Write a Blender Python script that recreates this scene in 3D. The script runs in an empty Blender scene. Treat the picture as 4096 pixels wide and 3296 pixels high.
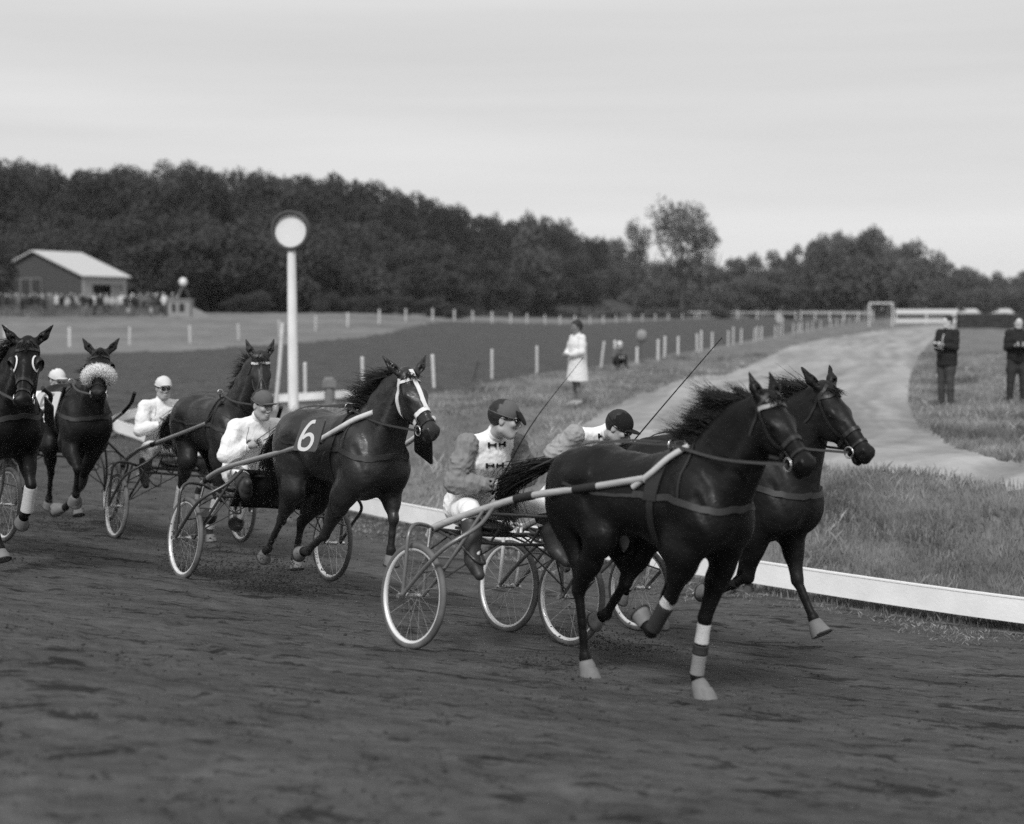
import bpy, bmesh, math, random
import numpy as np
from mathutils import Vector, Matrix
from mathutils.bvhtree import BVHTree

# ------------------------------------------------------------------ camera, sky, sun, exposure
SC = bpy.context.scene
COL = SC.collection
rad = math.radians
CAMZ = 2.0
cam_d = bpy.data.cameras.new('camera')
cam = bpy.data.objects.new('camera', cam_d)
COL.objects.link(cam)
cam.location = (0, 0, CAMZ)
cam.rotation_euler = (rad(90) - math.atan2(105, 1400), 0, 0)
cam_d.sensor_width = 36
cam_d.lens = 36 * 1400 / 1024
cam_d.clip_start = .1
cam_d.clip_end = 3000
cam_d.dof.use_dof = True
cam_d.dof.focus_distance = 11.2
cam_d.dof.aperture_fstop = 1.15
SC.camera = cam

W = bpy.data.worlds.new('World')
SC.world = W
W.use_nodes = True
nt = W.node_tree
nt.nodes.clear()
SUN_EL, SUN_AZ = 46, -166          # azimuth: clockwise from +Y
def nn(t, typ, **kw):
    n = t.nodes.new(typ)
    for k, v in kw.items():
        setattr(n, k, v)
    return n
sky = nn(nt, 'ShaderNodeTexSky', sky_type='NISHITA', sun_disc=False)
sky.sun_elevation = rad(SUN_EL)
sky.sun_rotation = rad(SUN_AZ)
bw = nn(nt, 'ShaderNodeRGBToBW')
tc = nn(nt, 'ShaderNodeTexCoord')
mp = nn(nt, 'ShaderNodeMapping')
mp.inputs['Scale'].default_value = (.55, .8, 8.5)
mp.inputs['Rotation'].default_value = (0, rad(-4), 0)
ns = nn(nt, 'ShaderNodeTexNoise')
ns.inputs['Scale'].default_value = 1.6
ns.inputs['Detail'].default_value = 6
ns.inputs['Roughness'].default_value = .52
ns.inputs['Distortion'].default_value = .3
rmp = nn(nt, 'ShaderNodeMapRange')
rmp.inputs['From Min'].default_value = .28
rmp.inputs['From Max'].default_value = .74
rmp.inputs['To Min'].default_value = 5.5
rmp.inputs['To Max'].default_value = 7.3
mx = nn(nt, 'ShaderNodeMix', data_type='FLOAT')
mx.inputs[0].default_value = .88
bg = nn(nt, 'ShaderNodeBackground')
bg.inputs['Strength'].default_value = .1
ow = nn(nt, 'ShaderNodeOutputWorld')
nt.links.new(sky.outputs[0], bw.inputs[0])
nt.links.new(tc.outputs['Generated'], mp.inputs[0])
nt.links.new(mp.outputs[0], ns.inputs['Vector'])
nt.links.new(ns.outputs[0], rmp.inputs[0])
nt.links.new(bw.outputs[0], mx.inputs[2])
nt.links.new(rmp.outputs[0], mx.inputs[3])
nt.links.new(mx.outputs[0], bg.inputs[0])
nt.links.new(bg.outputs[0], ow.inputs[0])

sd = bpy.data.lights.new('sun', 'SUN')
sd.energy = 2.5
sd.angle = rad(12)
sd.color = (1, 1, 1)               # black-and-white photograph: neutral light
so = bpy.data.objects.new('sun', sd)
COL.objects.link(so)
az = rad(SUN_AZ)
sdir = Vector((math.sin(az) * math.cos(rad(SUN_EL)), math.cos(az) * math.cos(rad(SUN_EL)), math.sin(rad(SUN_EL))))
so.rotation_euler = sdir.to_track_quat('Z', 'Y').to_euler()
so.location = sdir * 50

SC.view_settings.view_transform = 'Standard'
SC.view_settings.look = 'None'
SC.view_settings.exposure = .20
SC.view_settings.gamma = 1
SC.view_settings.use_curve_mapping = False
SC.render.film_transparent = False
SC.cycles.use_denoising = False     # keep the fine grain
SC.cycles.sample_clamp_direct = 6
SC.cycles.sample_clamp_indirect = 2
SC.cycles.max_bounces = 6
SC.cycles.transparent_max_bounces = 8

rnd = random.Random(7)
rng = np.random.default_rng(5)

# ------------------------------------------------------------------ helpers
MATS = {}
def mat(name, v, rough=.8, var=.15, scale=8., bump=0., bscale=None, stretch=(1, 1, 1), spec=.3, metal=0., coat=0., var2=0., scale2=1., objrand=0.):
    """neutral grey procedural material: base value v, two scales of value variation, noise bump"""
    if name in MATS:
        return MATS[name]
    m = bpy.data.materials.new(name)
    m.use_nodes = True
    t = m.node_tree
    b = t.nodes['Principled BSDF']
    b.inputs['Roughness'].default_value = rough
    b.inputs['Metallic'].default_value = metal
    b.inputs['Specular IOR Level'].default_value = spec
    b.inputs['Coat Weight'].default_value = coat
    tcn = nn(t, 'ShaderNodeTexCoord')
    mpn = nn(t, 'ShaderNodeMapping')
    mpn.inputs['Scale'].default_value = stretch
    t.links.new(tcn.outputs['Object'], mpn.inputs[0])
    n1 = nn(t, 'ShaderNodeTexNoise')
    n1.inputs['Scale'].default_value = scale
    n1.inputs['Detail'].default_value = 5
    n1.inputs['Roughness'].default_value = .6
    t.links.new(mpn.outputs[0], n1.inputs['Vector'])
    r1 = nn(t, 'ShaderNodeMapRange')
    r1.inputs['From Min'].default_value = .25
    r1.inputs['From Max'].default_value = .75
    r1.inputs['To Min'].default_value = 1 - var
    r1.inputs['To Max'].default_value = 1 + var
    t.links.new(n1.outputs[0], r1.inputs[0])
    n2 = nn(t, 'ShaderNodeTexNoise')
    n2.inputs['Scale'].default_value = scale2
    n2.inputs['Detail'].default_value = 3
    t.links.new(mpn.outputs[0], n2.inputs['Vector'])
    r2 = nn(t, 'ShaderNodeMapRange')
    r2.inputs['From Min'].default_value = .3
    r2.inputs['From Max'].default_value = .7
    r2.inputs['To Min'].default_value = 1 - var2
    r2.inputs['To Max'].default_value = 1 + var2
    t.links.new(n2.outputs[0], r2.inputs[0])
    a = nn(t, 'ShaderNodeMath', operation='MULTIPLY')
    t.links.new(r1.outputs[0], a.inputs[0])
    t.links.new(r2.outputs[0], a.inputs[1])
    c = nn(t, 'ShaderNodeMath', operation='MULTIPLY')
    t.links.new(a.outputs[0], c.inputs[0])
    c.inputs[1].default_value = v
    last = c
    if objrand:
        oi = nn(t, 'ShaderNodeObjectInfo')
        rr = nn(t, 'ShaderNodeMapRange')
        rr.inputs['To Min'].default_value = 1 - objrand
        rr.inputs['To Max'].default_value = 1 + objrand
        t.links.new(oi.outputs['Random'], rr.inputs[0])
        d = nn(t, 'ShaderNodeMath', operation='MULTIPLY')
        t.links.new(c.outputs[0], d.inputs[0])
        t.links.new(rr.outputs[0], d.inputs[1])
        last = d
    t.links.new(last.outputs[0], b.inputs['Base Color'])
    if bump:
        n3 = nn(t, 'ShaderNodeTexNoise')
        n3.inputs['Scale'].default_value = bscale or scale * 3
        n3.inputs['Detail'].default_value = 4
        t.links.new(mpn.outputs[0], n3.inputs['Vector'])
        bp = nn(t, 'ShaderNodeBump')
        bp.inputs['Strength'].default_value = 1
        bp.inputs['Distance'].default_value = bump
        t.links.new(n3.outputs[0], bp.inputs['Height'])
        t.links.new(bp.outputs[0], b.inputs['Normal'])
    MATS[name] = m
    return m

def link(o, parent=None):
    COL.objects.link(o)
    if parent is not None:
        o.parent = parent
    return o

def tag(o, label=None, cat=None, group=None, kind=None):
    if label: o['label'] = label
    if cat: o['category'] = cat
    if group: o['group'] = group
    if kind: o['kind'] = kind
    return o

def empty(name, loc=(0, 0, 0), rot=(0, 0, 0)):
    o = bpy.data.objects.new(name, None)
    o.empty_display_size = .2
    o.location = loc
    o.rotation_euler = rot
    return link(o)

def np_mesh(name, V, Fq, m, parent=None, smooth=True):
    """V (n,3) array, Fq (m,k) index array -> object (bulk, fast)"""
    V = np.asarray(V, np.float32)
    Fq = np.asarray(Fq, np.int32)
    me = bpy.data.meshes.new(name)
    me.vertices.add(len(V))
    me.vertices.foreach_set('co', V.ravel())
    k = Fq.shape[1]
    me.loops.add(Fq.size)
    me.loops.foreach_set('vertex_index', Fq.ravel())
    me.polygons.add(len(Fq))
    me.polygons.foreach_set('loop_start', np.arange(0, Fq.size, k, dtype=np.int32))
    me.polygons.foreach_set('loop_total', np.full(len(Fq), k, np.int32))
    me.update(calc_edges=True)
    me.polygons.foreach_set('use_smooth', np.full(len(Fq), smooth, bool))
    for mm in (m if isinstance(m, (list, tuple)) else [m]):
        me.materials.append(mm)
    o = bpy.data.objects.new(name, me)
    return link(o, parent)

class MB:
    """collects shapes, builds ONE mesh object"""
    def __init__(s):
        s.v, s.f = [], []
    def add(s, vs, fs):
        o = len(s.v)
        s.v += [tuple(map(float, p)) for p in vs]
        s.f += [tuple(i + o for i in f) for f in fs]
        return s
    def box(s, c, size, rz=0., R=None, bev=0.):
        hx, hy, hz = [q / 2 for q in size]
        P = [(x, y, z) for x in (-hx, hx) for y in (-hy, hy) for z in (-hz, hz)]
        if R is None:
            R = Matrix.Rotation(rz, 3, 'Z')
        P = [tuple(R @ Vector(p) + Vector(c)) for p in P]
        return s.add(P, [(0, 1, 3, 2), (4, 6, 7, 5), (0, 4, 5, 1), (2, 3, 7, 6), (0, 2, 6, 4), (1, 5, 7, 3)])
    def tube(s, pts, r, n=8, cap=True, flat=1.):
        pts = [Vector(p) for p in pts]
        rs = list(r) if hasattr(r, '__len__') else [r] * len(pts)
        vs, fs = [], []
        up = None
        for i, p in enumerate(pts):
            a = pts[max(i - 1, 0)]
            b = pts[min(i + 1, len(pts) - 1)]
            t = (b - a).normalized()
            if up is None:
                up = t.orthogonal().normalized()
            up = (up - t * up.dot(t)).normalized()
            sd_ = t.cross(up)
            for k in range(n):
                an = 2 * math.pi * k / n
                vs.append(p + (up * math.cos(an) + sd_ * math.sin(an) * flat) * rs[i])
        for i in range(len(pts) - 1):
            for k in range(n):
                k2 = (k + 1) % n
                fs.append((i * n + k, i * n + k2, (i + 1) * n + k2, (i + 1) * n + k))
        if cap:
            fs.append(tuple(range(n - 1, -1, -1)))
            fs.append(tuple((len(pts) - 1) * n + k for k in range(n)))
        return s.add(vs, fs)
    def lathe(s, prof, axis='Y', n=48, c=(0, 0, 0), closed=True):
        """prof: list of (radius, offset along axis); closed -> ring section"""
        vs, fs = [], []
        m = len(prof)
        for k in range(n):
            an = 2 * math.pi * k / n
            for r, h in prof:
                if axis == 'Y': vs.append((c[0] + r * math.cos(an), c[1] + h, c[2] + r * math.sin(an)))
                elif axis == 'Z': vs.append((c[0] + r * math.cos(an), c[1] + r * math.sin(an), c[2] + h))
                else: vs.append((c[0] + h, c[1] + r * math.cos(an), c[2] + r * math.sin(an)))
        for k in range(n):
            k2 = (k + 1) % n
            for j in range(m if closed else m - 1):
                j2 = (j + 1) % m
                fs.append((k * m + j, k * m + j2, k2 * m + j2, k2 * m + j))
        return s.add(vs, fs)
    def build(s, name, m, parent=None, smooth=True, angle=70):
        me = bpy.data.meshes.new(name)
        me.from_pydata(s.v, [], s.f)
        for mm in (m if isinstance(m, (list, tuple)) else [m]):
            me.materials.append(mm)
        if smooth:
            me.polygons.foreach_set('use_smooth', np.full(len(me.polygons), True, bool))
            if angle:
                me.set_sharp_from_angle(angle=rad(angle))
        me.update()
        o = bpy.data.objects.new(name, me)
        return link(o, parent)

def spline(P, n=8):
    P = [np.array(p, float) for p in P]
    Q = [2 * P[0] - P[1]] + P + [2 * P[-1] - P[-2]]
    out = []
    for i in range(1, len(Q) - 2):
        for k in range(n):
            t = k / n
            a, b, c, d = Q[i - 1], Q[i], Q[i + 1], Q[i + 2]
            out.append(.5 * ((2 * b) + (c - a) * t + (2 * a - 5 * b + 4 * c - d) * t * t + (3 * b - a - 3 * c + d) * t ** 3))
    out.append(Q[-2])
    return out

# ---- implicit surface modeller (smooth unions of cones and ellipsoids -> one continuous skin)
class Sdf:
    def __init__(s, lo, hi, h):
        s.h = h
        s.lo = np.array(lo, float)
        n = np.ceil((np.array(hi) - s.lo) / h).astype(int) + 1
        s.n = n
        s.F = np.full(n, .3, np.float32)
        s.ax = [s.lo[i] + h * np.arange(n[i]) for i in range(3)]
        s.fr = None
        s.fs = 1.
    def frame(s, o=None, R=None, fs=1.):
        s.fr = None if o is None else (np.array(o, float), np.array(R, float))
        s.fs = fs
        return s
    def W(s, p):
        p = np.array(p, float)
        return p if s.fr is None else s.fr[0] + s.fr[1] @ p * s.fs
    def _reg(s, pts, r):
        P = np.array([s.W(p) for p in pts])
        a = np.floor((P.min(0) - r - s.lo) / s.h).astype(int)
        b = np.ceil((P.max(0) + r - s.lo) / s.h).astype(int) + 1
        a = np.clip(a, 0, s.n)
        b = np.clip(b, 0, s.n)
        if (b <= a).any():
            return None
        sl = tuple(slice(a[i], b[i]) for i in range(3))
        x = s.ax[0][sl[0]][:, None, None]
        y = s.ax[1][sl[1]][None, :, None]
        z = s.ax[2][sl[2]][None, None, :]
        if s.fr is not None:
            o, R = s.fr
            dx, dy, dz = x - o[0], y - o[1], z - o[2]
            x = (R[0, 0] * dx + R[1, 0] * dy + R[2, 0] * dz) / s.fs
            y = (R[0, 1] * dx + R[1, 1] * dy + R[2, 1] * dz) / s.fs
            z = (R[0, 2] * dx + R[1, 2] * dy + R[2, 2] * dz) / s.fs
        return sl, x, y, z
    def _mix(s, sl, d, k, sub=False):
        F = s.F[sl]
        d = d * s.fs
        if sub:
            d = -d
            h = np.clip(.5 - .5 * (d - F) / k, 0, 1)   # smooth max
            s.F[sl] = d * (1 - h) + F * h + k * h * (1 - h)
        else:
            h = np.clip(.5 + .5 * (F - d) / k, 0, 1)
            s.F[sl] = F * (1 - h) + d * h - k * h * (1 - h)
    def cone(s, a, b, ra, rb=None, k=.03, sq=1., sub=False):
        rb = ra if rb is None else rb
        R = s._reg([a, b], max(ra, rb) * max(sq, 1) + k * 1.5 + .02)
        if R is None: return s
        sl, x, y, z = R
        a = np.array(a, float); b = np.array(b, float)
        y = y / sq
        a2 = a.copy(); b2 = b.copy(); a2[1] /= sq; b2[1] /= sq
        ba = b2 - a2
        L = max(float(ba @ ba), 1e-9)
        t = np.clip(((x - a2[0]) * ba[0] + (y - a2[1]) * ba[1] + (z - a2[2]) * ba[2]) / L, 0, 1)
        d = np.sqrt((x - a2[0] - t * ba[0]) ** 2 + (y - a2[1] - t * ba[1]) ** 2 + (z - a2[2] - t * ba[2]) ** 2) - (ra + (rb - ra) * t)
        s._mix(sl, d * min(sq, 1.), k, sub)
        return s
    def ell(s, c, r, k=.03, pitch=0., sub=False):
        r = np.array(r, float)
        R = s._reg([c], r.max() + k * 1.5 + .02)
        if R is None: return s
        sl, x, y, z = R
        x = x - c[0]; y = y - c[1]; z = z - c[2]
        if pitch:
            cp_, sp_ = math.cos(pitch), math.sin(pitch)
            x, z = cp_ * x + sp_ * z, -sp_ * x + cp_ * z
        q = np.sqrt((x / r[0]) ** 2 + (y / r[1]) ** 2 + (z / r[2]) ** 2)
        q2 = np.sqrt((x / r[0] ** 2) ** 2 + (y / r[1] ** 2) ** 2 + (z / r[2] ** 2) ** 2) + 1e-6
        d = np.clip(q * (q - 1) / q2, -.3, .5)
        s._mix(sl, d, k, sub)
        return s
    def path(s, P, rs, k=.03, sq=1., sub=False):
        for i in range(len(P) - 1):
            s.cone(P[i], P[i + 1], rs[i], rs[i + 1], k, sq, sub)
        return s
    def cut(s, n, p, k=.006):
        """keep the half space (x-p).n < 0 (in the current frame)"""
        n = np.array(n, float); n /= np.linalg.norm(n)
        if s.fr is not None:
            nw = s.fr[1] @ n
            pw = s.W(p)
        else:
            nw, pw = n, np.array(p, float)
        d = ((s.ax[0] - pw[0]) * nw[0])[:, None, None] + ((s.ax[1] - pw[1]) * nw[1])[None, :, None] + ((s.ax[2] - pw[2]) * nw[2])[None, None, :]
        h = np.clip(.5 - .5 * (d - s.F) / k, 0, 1)
        s.F = (d * (1 - h) + s.F * h + k * h * (1 - h)).astype(np.float32)
        return s
    def wrinkle(s, amp, freq, seed=0, dirs=((1, .3, 1.6), (-.6, .4, 1.3), (.3, 1, -.8))):
        x = s.ax[0][:, None, None]; y = s.ax[1][None, :, None]; z = s.ax[2][None, None, :]
        w = 0
        for i, d in enumerate(dirs):
            f = freq * (1 + .37 * i)
            w = w + 1 - 2 * np.abs(np.sin(f * .5 * (d[0] * x + d[1] * y + d[2] * z) + seed * 1.7 + i * 2 + 1.9 * np.sin(f * .31 * (d[1] * x - d[0] * y + z) + seed)))
        s.F = (s.F - amp * w / len(dirs)).astype(np.float32)
        return s
    def mesh(s, name, m, parent=None):
        F = s.F
        F[0, :, :] = F[-1, :, :] = .3
        F[:, 0, :] = F[:, -1, :] = .3
        F[:, :, 0] = F[:, :, -1] = .3
        I = F < 0
        cnt = np.zeros(np.array(F.shape) - 1, np.int8)
        for dx in (0, 1):
            for dy in (0, 1):
                for dz in (0, 1):
                    cnt += I[dx:F.shape[0] - 1 + dx, dy:F.shape[1] - 1 + dy, dz:F.shape[2] - 1 + dz]
        act = (cnt > 0) & (cnt < 8)
        idx = np.argwhere(act)
        vid = np.full(act.shape, -1, np.int32)
        vid[act] = np.arange(len(idx))
        acc = np.zeros((len(idx), 3)); num = np.zeros(len(idx))
        cs = [(a, b, c) for a in (0, 1) for b in (0, 1) for c in (0, 1)]
        val = {c: F[idx[:, 0] + c[0], idx[:, 1] + c[1], idx[:, 2] + c[2]] for c in cs}
        for ai in range(3):
            for c in cs:
                if c[ai]: continue
                e = list(c); e[ai] = 1; e = tuple(e)
                va, vb = val[c], val[e]
                mm = (va < 0) != (vb < 0)
                t = np.where(mm, va / np.where(mm, va - vb, 1), 0)
                p = np.zeros((len(idx), 3)); p[:] = c
                p[:, ai] = t
                acc += p * mm[:, None]; num += mm
        V = s.lo + (idx + acc / num[:, None]) * s.h
        Q = []
        for ai in range(3):
            o1, o2 = [(1, 2), (2, 0), (0, 1)][ai]
            A = np.moveaxis(I, ai, 0)
            sg = I.take(range(0, F.shape[ai] - 1), ai) != I.take(range(1, F.shape[ai]), ai)
            e = np.argwhere(sg)
            e = e[(e[:, o1] > 0) & (e[:, o2] > 0)]
            def g(d1, d2):
                c = e.copy(); c[:, o1] -= d1; c[:, o2] -= d2
                return vid[c[:, 0], c[:, 1], c[:, 2]]
            q = np.stack([g(1, 1), g(0, 1), g(0, 0), g(1, 0)], 1)
            ins = I[e[:, 0], e[:, 1], e[:, 2]]
            q[~ins] = q[~ins][:, ::-1]
            Q.append(q)
        Q = np.concatenate(Q)
        Q = Q[(Q >= 0).all(1)]
        return np_mesh(name, V, Q, m, parent)

def bvh_of(o):
    me = o.data
    return BVHTree.FromPolygons([v.co[:] for v in me.vertices], [p.vertices[:] for p in me.polygons])

def strap(mb, bvh, pts, w=.03, th=.005, off=.003, dens=6, closed=False, flare=None):
    """flat band laid on the surface of a body along pts"""
    P = [Vector(p) for p in (spline(pts, dens) if not closed else spline(list(pts) + [pts[0]], dens))]
    S, N = [], []
    for p in P:
        h = bvh.find_nearest(p)
        S.append(h[0]); N.append(h[1])
    vs, fs = [], []
    n = len(S)
    for i in range(n):
        t = (S[min(i + 1, n - 1)] - S[max(i - 1, 0)]).normalized()
        nr = N[i]
        sdv = nr.cross(t).normalized()
        o = S[i] + nr * off
        for a, b in ((-w / 2, 0), (-w / 2, th), (w / 2, th), (w / 2, 0)):
            vs.append(o + sdv * a + nr * b)
    for i in range(n - 1):
        for k in range(4):
            k2 = (k + 1) % 4
            fs.append((i * 4 + k, i * 4 + k2, i * 4 + 4 + k2, i * 4 + 4 + k))
    if not closed:
        fs += [(0, 1, 2, 3), (n * 4 - 1, n * 4 - 2, n * 4 - 3, n * 4 - 4)]
    mb.add(vs, fs)

def ring_on(bvh, c, u, v, R=.5, n=20, a0=0., a1=2 * math.pi):
    """points on the body where a plane ring round centre c meets it"""
    out = []
    c = Vector(c); u = Vector(u).normalized(); v = Vector(v).normalized()
    for k in range(n + 1):
        an = a0 + (a1 - a0) * k / n
        d = u * math.cos(an) + v * math.sin(an)
        h = bvh.ray_cast(c + d * R, -d, R)
        if h[0] is not None:
            out.append(h[0])
    return out

def hair(name, m, parent, roots, vecs, L, grav=.3, wig=.15, r0=.006, seg=6, seed=1, wind=None):
    """tapered strands, one mesh"""
    g = np.random.default_rng(seed)
    R = np.array(roots, float); D = np.array(vecs, float)
    n = len(R)
    D /= np.linalg.norm(D, axis=1)[:, None]
    Lk = np.array(L, float) * g.uniform(.7, 1.15, n)
    P = [R]
    d = D.copy()
    for i in range(seg):
        d = d + np.array([0, 0, -grav / seg]) + g.normal(0, wig, (n, 3)) / math.sqrt(seg)
        if wind is not None:
            d = d + np.array(wind) / seg
        d /= np.linalg.norm(d, axis=1)[:, None]
        P.append(P[-1] + d * (Lk / seg)[:, None])
    P = np.stack(P, 1)
    V = []
    ref = np.array([.31, .52, .79])
    for i in range(seg + 1):
        t = P[:, min(i + 1, seg)] - P[:, max(i - 1, 0)]
        t /= np.linalg.norm(t, axis=1)[:, None] + 1e-9
        a = np.cross(t, ref); a /= np.linalg.norm(a, axis=1)[:, None] + 1e-9
        b = np.cross(t, a)
        rr = r0 * (1 - (i / seg) ** 1.5 * .9)
        for k in range(3):
            an = 2.0944 * k
            V.append(P[:, i] + (a * math.cos(an) + b * math.sin(an)) * rr)
    V = np.stack(V, 1).reshape(-1, 3)
    m1 = (seg + 1) * 3
    fq = []
    for i in range(seg):
        for k in range(3):
            k2 = (k + 1) % 3
            fq.append((i * 3 + k, i * 3 + k2, i * 3 + 3 + k2, i * 3 + 3 + k))
    fq = np.array(fq)
    Fq = (fq[None] + (np.arange(n) * m1)[:, None, None]).reshape(-1, 4)
    return np_mesh(name, V, Fq, m, parent)
# ------------------------------------------------------------------ materials for horses, people and gear
def coat(name, v, rough=.46, spec=.28):
    m = mat(name, v, rough, .30, 9, .005, 30, (1, 1, 1), spec, var2=.35, scale2=2.6)
    t = m.node_tree
    n1 = nn(t, 'ShaderNodeTexNoise'); n1.inputs['Scale'].default_value = 5.5; n1.inputs['Detail'].default_value = 7; n1.inputs['Roughness'].default_value = .65
    t.links.new([n for n in t.nodes if n.type == 'MAPPING'][0].outputs[0], n1.inputs['Vector'])
    r1 = nn(t, 'ShaderNodeMapRange'); r1.inputs['From Min'].default_value = .35; r1.inputs['From Max'].default_value = .65; r1.inputs['To Min'].default_value = rough - .13; r1.inputs['To Max'].default_value = rough + .22
    t.links.new(n1.outputs[0], r1.inputs[0]); t.links.new(r1.outputs[0], t.nodes['Principled BSDF'].inputs['Roughness'])
    return m
M_hair = mat('horse_hair', .010, .55, .3, 20, spec=.35)
M_leather = mat('black_leather', .014, .45, .2, 30, .001, 120, spec=.4)
M_leather2 = mat('worn_leather', .030, .55, .2, 30, .001, 120, spec=.4)
M_whitestrap = mat('white_strap', .68, .6, .08, 30, .0008, 200, spec=.3)
M_metal = mat('polished_metal', .75, .22, .05, 10, spec=.5, metal=1.)
M_hoof = mat('hoof_horn', .16, .6, .25, 20, .001, 60)
M_hoofl = mat('pale_bell_boot', .17, .7, .15, 20, .001, 60)
M_rubber = mat('dark_rubber', .03, .7, .15, 30)
M_bandage = mat('white_bandage', .52, .9, .10, 22, .003, 60, (1, 1, 5))
M_greyband = mat('grey_bandage', .22, .9, .12, 22, .003, 60, (1, 1, 5))
M_tyre = mat('tyre_rubber', .105, .7, .25, 6, .001, 90, var2=.3, scale2=3)
M_rim = mat('bright_rim', .82, .28, .06, 8, spec=.5, metal=.35)
M_spoke = mat('spoke_steel', .5, .3, .05, 10, metal=.8)
M_shaft = mat('varnished_shaft', .17, .22, .18, 8, .0005, 60, (1, 6, 6), .6, coat=.5)
M_shaftp = mat('pale_shaft', .36, .3, .18, 8, .0005, 60, (1, 6, 6), .6, coat=.4)
M_frame = mat('grey_tube_frame', .14, .3, .2, 12, spec=.6, metal=.2)
M_framed = mat('dark_tube_frame', .05, .32, .2, 12, spec=.6, metal=.2)
M_tape = mat('black_tape', .02, .6, .2, 30)
M_apron = mat('black_mud_apron', .008, .8, .2, 9, .003, 20)
M_skin = mat('skin', .36, .55, .08, 14, .0006, 90, spec=.35, var2=.06, scale2=40)
M_eye = mat('eye_dark', .01, .1, .0, 10, spec=.7)
M_lens = mat('dark_lens', .006, .08, 0, 10, spec=.8, coat=.5)
M_silk = mat('white_racing_silk', .82, .55, .06, 7, .016, 15, (1, 1, .45), spec=.3, var2=.04, scale2=3)
M_sleeve = mat('grey_sleeve', .20, .7, .25, 9, .018, 16, (1, 1, .7), spec=.25)
M_pants = mat('white_breeches', .82, .8, .06, 8, .012, 14)
M_boot = mat('dark_boot', .035, .5, .25, 12, .001, 60, spec=.4)
M_capgrey = mat('grey_cap', .10, .75, .12, 20, .001, 90)
M_capblack = mat('black_velvet_cap', .008, .9, .1, 20)
M_capwhite = mat('white_cap', .62, .75, .08, 14, .002, 60)
M_humanhair = mat('human_hair', .02, .6, .3, 60, .001, 200)
M_fleece = mat('sheepskin', .72, 1., .25, 60, .012, 70, spec=.05)

def unit(v):
    v = np.array(v, float)
    return v / np.linalg.norm(v)

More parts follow.
